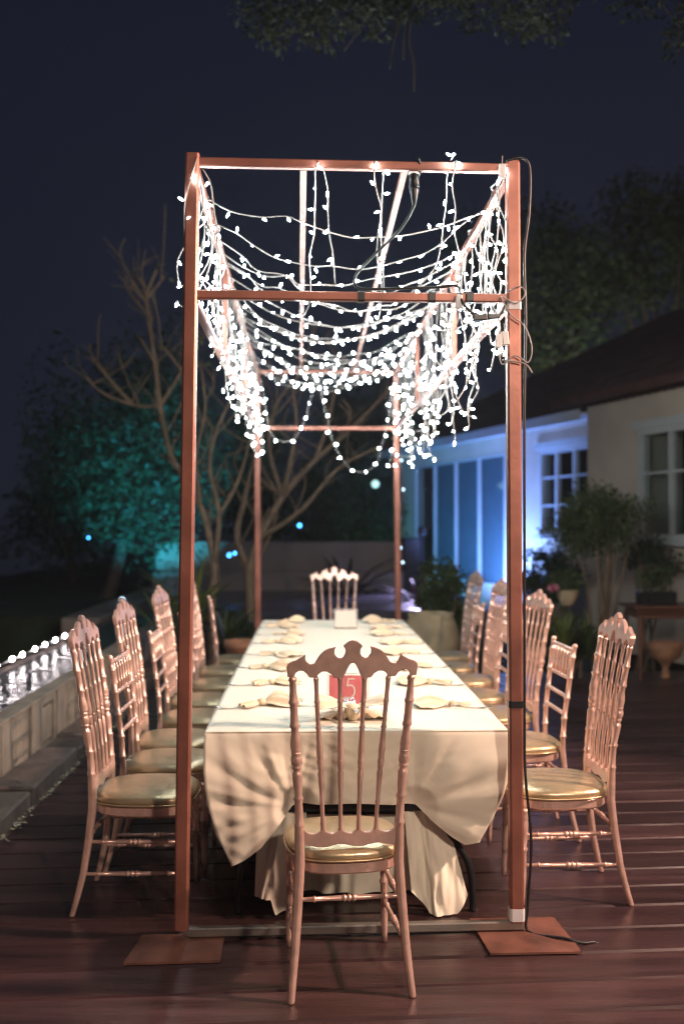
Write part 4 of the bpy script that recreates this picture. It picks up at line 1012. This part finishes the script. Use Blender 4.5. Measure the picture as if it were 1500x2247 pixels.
for pts in ([(905, 30, 6.9), (898, 90, 6.9), (908, 140, 6.9), (908, 200, 6.9)], [(885, 20, 7.0), (865, 90, 7.0), (855, 150, 7.0)], [(815, 0, 7.1), (790, 60, 7.1), (755, 110, 7.1)], [(925, 0, 7.0), (890, 60, 6.95), (885, 130, 6.95)]):
    limb(mb, [at(*p) - ob for p in pts], .009, .006, 6)
mb.build('trunk', M_dbark, ot, smooth=True)
mb = MB(); leaves(mb, clus, 3400, .060, rg, .4, .5); mb.build('crown', leaf_mat('olive_leaf', (0.055, 0.060, 0.034)), ot)

# bare frangipani trees
def bare_tree(base_px, Y, limbs, label, seed):
    rg_ = random.Random(seed); base = at(*base_px, Y); base.z = -.1
    t = empty('bare_tree', base); tag(t, label, 'tree', 'bare frangipani trees'); mb = MB(); tips = []
    for pts, r0, r1 in limbs:
        P = [at(px, py, Y + dy) - base for px, py, dy in pts]
        if pts[0][:2] == base_px: P = [Vector((0, 0, 0))] + P
        r0 *= .8; r1 *= .7
        limb(mb, P, r0, r1, 8); tips.append(P[-1])
        for k in range(1, len(P)):
            for q in range(2):
                a = P[k - 1].lerp(P[k], rg_.random()); b = a + Vector((rg_.gauss(0, .18), rg_.gauss(0, .18), rg_.uniform(.08, .4))); limb(mb, [a, a.lerp(b, .5) + Vector((rg_.gauss(0, .04), 0, .02)), b], r1 * .55, r1 * .25, 5)
        for k in range(1, len(P)):
            if rg_.random() < .8:
                a = P[k - 1].lerp(P[k], rg_.random()); b = a + Vector((rg_.gauss(0, .22), rg_.gauss(0, .2), rg_.uniform(.15, .5))); c = b + Vector((rg_.gauss(0, .12), rg_.gauss(0, .12), rg_.uniform(.1, .3)))
                limb(mb, [a, b, c], r1 * .9, r1 * .55, 6)
                if rg_.random() < .6: limb(mb, [b, b + Vector((rg_.gauss(0, .15), rg_.gauss(0, .1), rg_.uniform(.1, .25)))], r1 * .7, r1 * .45, 6)
    mb.build('trunk', M_bark, t, smooth=True)
    mb = MB(); leaves(mb, [(p, Vector((.05, .05, .05))) for p in tips], 26, .07, rg_); mb.build('bud', M_leafy, t)
bare_tree((550, 1330), 11.2, [([(550, 1330, 0), (548, 1250, 0), (570, 1180, 0), (620, 1090, .1), (690, 1010, .2), (760, 950, .2), (860, 850, .3)], .085, .022), ([(548, 1250, 0), (520, 1180, .2), (535, 1100, .3), (560, 1000, .3), (600, 900, .4)], .06, .018), ([(620, 1090, .1), (640, 1000, -.1), (650, 920, -.1), (640, 840, -.2)], .04, .016), ([(690, 1010, .2), (720, 930, .3), (735, 860, .3), (780, 800, .3)], .035, .015), ([(570, 1180, 0), (660, 1120, -.2), (740, 1030, -.3), (830, 980, -.3)], .04, .016), ([(620, 1090, .1), (590, 980, .0), (610, 880, 0), (680, 800, 0)], .035, .014)], 'bare branching tree leaning right behind the far left post', 3)
bare_tree((465, 1310), 10.6, [([(465, 1310, 0), (470, 1240, 0), (440, 1110, 0), (375, 1000, .1), (352, 890, .2), (335, 760, .2), (322, 655, .3), (345, 590, .3)], .06, .018), ([(335, 760, .2), (322, 655, .3), (300, 600, .3)], .022, .014), ([(322, 655, .3), (362, 606, .3)], .02, .013), ([(335, 700, .2), (290, 650, .3), (272, 615, .3)], .02, .012), ([(352, 890, .2), (300, 890, .3), (230, 865, .3), (188, 828, .3)], .026, .013), ([(290, 885, .3), (240, 830, .4), (208, 785, .4)], .02, .012), ([(352, 890, .2), (400, 810, .1), (430, 740, 0)], .024, .013), ([(400, 815, .1), (365, 770, 0), (350, 765, 0)], .018, .011), ([(470, 1240, 0), (480, 1130, -.1), (460, 1020, -.1), (480, 930, -.2), (520, 860, -.2)], .04, .015), ([(440, 1110, 0), (430, 1000, -.2), (450, 900, -.2), (440, 800, -.3)], .03, .013), ([(480, 1130, -.1), (520, 1060, 0), (550, 960, 0)], .03, .013)], 'bare multi-stemmed tree behind the left front post', 8)

def strap_plant(base, n, ln, m, label, seed, wid=.022, group=None, name='strap_leaf_plant', spread=.8):
    rg_ = random.Random(seed); t = empty(name, base); tag(t, label, 'plant', group)
    for q in range(n):
        a = rg_.random() * 6.28; L = ln * rg_.uniform(.6, 1.1); sp = rg_.uniform(.25, spread); w_ = wid * rg_.uniform(.7, 1.2)
        d = Vector((math.cos(a), math.sin(a), 0)); s_ = Vector((-math.sin(a), math.cos(a), 0)); P = []
        for k in range(7):
            u = k / 6; p = d * (L * sp * u ** 1.5) + Vector((0, 0, L * (u - .55 * sp * u ** 2.4))) + Vector((rg_.uniform(-.004, .004), 0, 0)); wv = w_ * math.sin(math.pi * (.12 + .86 * u)) ** .6
            P.append([p - s_ * wv, p + Vector((0, 0, -wv * .4)), p + s_ * wv])
        MB().grid(P).build('leaf', m, t, smooth=True)
    return t
strap_plant(at(415, 1420, 10.0), 34, 1.0, M_leafy, 'yellow-green strap-leaf plant behind the left front post', 3, .026)
strap_plant(at(360, 1440, 9.6), 24, .8, M_leafm, 'darker strap-leaf plant beside the pool wall', 4, .02)
strap_plant(at(500, 1440, 10.2), 30, .7, M_leafm, 'low green clump at the foot of the bare trees', 5, .02)
strap_plant(at(1238, 1440, 9.6), 34, .62, M_leafy, 'upright yellow-green clump behind the house-side chairs', 6, .016)
strap_plant(at(1180, 1445, 9.8), 26, .55, M_leafm, 'small green clump left of the upright yellow-green clump', 7, .016)
strap_plant(at(1290, 1440, 9.7), 26, .5, M_leafm, 'small green clump right of the upright yellow-green clump', 8, .016)
strap_plant(hw(3.0, 2.4, .1), 26, 1.55, M_leafp, 'dark purple cordyline drooping before the sliding doors', 9, .05, spread=1.0)
strap_plant(hw(5.6, 2.1, .1), 26, 1.1, M_leafp, 'dark cordyline at the foot of the blue-lit wall', 10, .045, spread=1.0)
def bush(c, r, n, size, m, label, seed, stems=6):
    rg_ = random.Random(seed); c = Vector(c); base = Vector((c.x, c.y, -.1)); t = empty('shrub', base); tag(t, label, 'shrub'); bl = blobs(c - base, r, 16, rg_, .55)
    mb = MB()
    for q in range(stems):
        cc, _ = bl[q]; limb(mb, [(rg_.gauss(0, .06), rg_.gauss(0, .06), 0), cc * .5 + Vector((0, 0, .05)), cc], .022, .006, 6)
    mb.build('stem', M_bark, t, smooth=True); mb = MB(); leaves(mb, bl, n, size, rg_); mb.build('crown', m, t)
bush(at(975, 1320, 11.0), (.32, .32, .42), 2400, .07, M_leafm, 'bushy dark green shrub between table end and house', 21)
bush(at(1200, 1265, 12.6), (.45, .3, .38), 2200, .08, M_leafd, 'dark shrub against the blue-lit house wall', 22)
bush(at(1320, 1130, 10.9), (.60, .42, .52), 4600, .06, M_leafm, 'shrub with bare forked stems and leafy top before the window', 23, 9)
bush(at(1250, 1410, 10.2), (.5, .3, .16), 2000, .05, M_leafm, 'low green hedge behind the house-side chairs', 24)
bush(at(520, 1390, 10.9), (.45, .3, .3), 2000, .06, M_leafd, 'dark low shrub at the far left of the table', 25)
bush(at(1420, 1230, 11.0), (.3, .3, .3), 900, .06, M_leafd, 'thin dark shrub behind the wooden side table', 26)
# forked stems visible under the shrub
# stone planter, terracotta pot
sp_ = empty('stone_planter', (1.16, 9.75, 0)); tag(sp_, 'big rounded sandstone planter beside the far table end', 'planter')
MB().lathe([(0, .17), (.05, .20), (.25, .27), (.45, .285), (.60, .25), (.66, .22), (.70, .225), (.705, .20), (.62, .19)], 22, cap=False).build('bowl', M_sandst, sp_, smooth=True)
MB().lathe([(.62, .19), (.63, .01)], 22).build('soil', M_dark, sp_)
tp = empty('terracotta_pot', (-.66, 9.55, 0)); tag(tp, 'terracotta pot standing by the far left post', 'pot')
MB().lathe([(0, .11), (.02, .12), (.38, .165), (.40, .185), (.46, .185), (.46, .16), (.38, .15)], 20, cap=False).build('pot_body', M_terra, tp, smooth=True)
MB().lathe([(.38, .15), (.39, .01)], 20).build('soil', M_dark, tp)
# hanging basket on a hook stand
hb = empty('flower_basket', at(1244, 1312, 10.0)); tag(hb, 'pale woven basket of leaves and pink flowers on a thin stand', 'flower basket'); zb_ = hb.location.z
MB().lathe([(-.075, .05), (-.06, .065), (.0, .095), (.065, .112), (.075, .118), (.08, .112), (.07, .10)], 18, cap=False).build('basket', M_sandst, hb, smooth=True)
MB().tube([(0, 0, -.075), (0, 0, -zb_)], .012, 8).build('stand', M_blackm, hb)
rg = random.Random(9); mb = MB(); leaves(mb, [(Vector((0, 0, .17)), Vector((.20, .15, .13))), (Vector((-.1, 0, .12)), Vector((.14, .1, .07)))], 520, .05, rg); mb.build('leaves', M_leafm, hb)
mb = MB(); leaves(mb, [(Vector((-.16, -.08, .11)), Vector((.055, .04, .025)))], 90, .035, rg, 0, .9); mb.build('flower', M_pink, hb)
# wooden side table with things on it
wt = empty('side_table', (3.68, 10.2, 0)); tag(wt, 'dark reddish wooden side table before the house wing', 'table')
MB().box(-.45, .55, -.28, .28, .715, .745, .006).build('tabletop', M_wood, wt); MB().box(-.40, .50, -.25, .25, .62, .66, .004).build('apron', M_wood, wt)
MB().box(-.40, .50, -.2, .2, .665, .712, .004).build('drawer_box', M_wood, wt)
for sx in (-.38, .48):
    for sy in (-.23, .23): MB().tube([(sx, sy, .62), (sx, sy, 0)], [.028, .018], 8).build('leg', M_wood, wt)
tr = empty('planter_trough', (3.55, 10.22, .746)); tag(tr, 'dark oblong trough of leafy sprigs on the side table', 'planter')
MB().box(-.19, .19, -.09, .09, 0, .13, .01).build('trough', M_blackm, tr)
mb = MB(); leaves(mb, [(Vector((0, 0, .26)), Vector((.2, .1, .14)))], 380, .06, random.Random(3)); mb.build('leaves', M_leafm, tr)
vz = empty('glass_vase', (3.42, 10.0, .746)); tag(vz, 'tall slim glass vase beside the dark trough', 'vase')
MB().lathe([(0, .03), (.02, .034), (.10, .022), (.22, .018), (.28, .026), (.276, .022), (.2, .014), (.02, .02)], 14).build('vase_body', M_glass, vz, smooth=True)
for q, (x, y) in enumerate(((3.92, 10.05), (4.03, 10.1))):
    nn = empty('folded_napkin', (x, y, .746)); tag(nn, ('left' if q == 0 else 'right') + ' pale folded napkin standing on the side table', 'napkin', 'napkins on the side table')
    MB().prism([(-.05, 0), (.05, 0), (.035, .10), (.01, .14), (-.02, .09)], .04, .004).build('fold', M_napkin, nn)
bk = empty('footed_pot', (3.62, 10.15, 0)); tag(bk, 'tan bowl-shaped pot on a tapered foot under the side table', 'pot')
MB().lathe([(0, .05), (.02, .045), (.10, .03), (.15, .06), (.22, .15), (.32, .18), (.36, .175), (.36, .155), (.3, .15)], 20, cap=False).build('bowl', M_terra, bk, smooth=True)
MB().lathe([(.3, .15), (.31, .01)], 20).build('soil', M_sandst, bk)

# ================================================================== HAZE ADDED TO LIFT THE BLACKS AND VEIL THE LIGHTS
HAZE = 0.0016
hm = bpy.data.materials.new('veil_haze'); hm.use_nodes = True; t = hm.node_tree; t.nodes.clear()
o_ = t.nodes.new('ShaderNodeOutputMaterial'); pv = t.nodes.new('ShaderNodeVolumePrincipled')
pv.inputs['Color'].default_value = (0.9, 0.92, 0.95, 1); pv.inputs['Density'].default_value = HAZE; pv.inputs['Anisotropy'].default_value = 0.3
t.links.new(pv.outputs[0], o_.inputs['Volume'])
tag(MB().box(-60, 60, -25, 70, -1.6, 14).build('haze', hm), 'thin added haze that lifts the blacks and veils the lights', 'haze', kind='stuff')
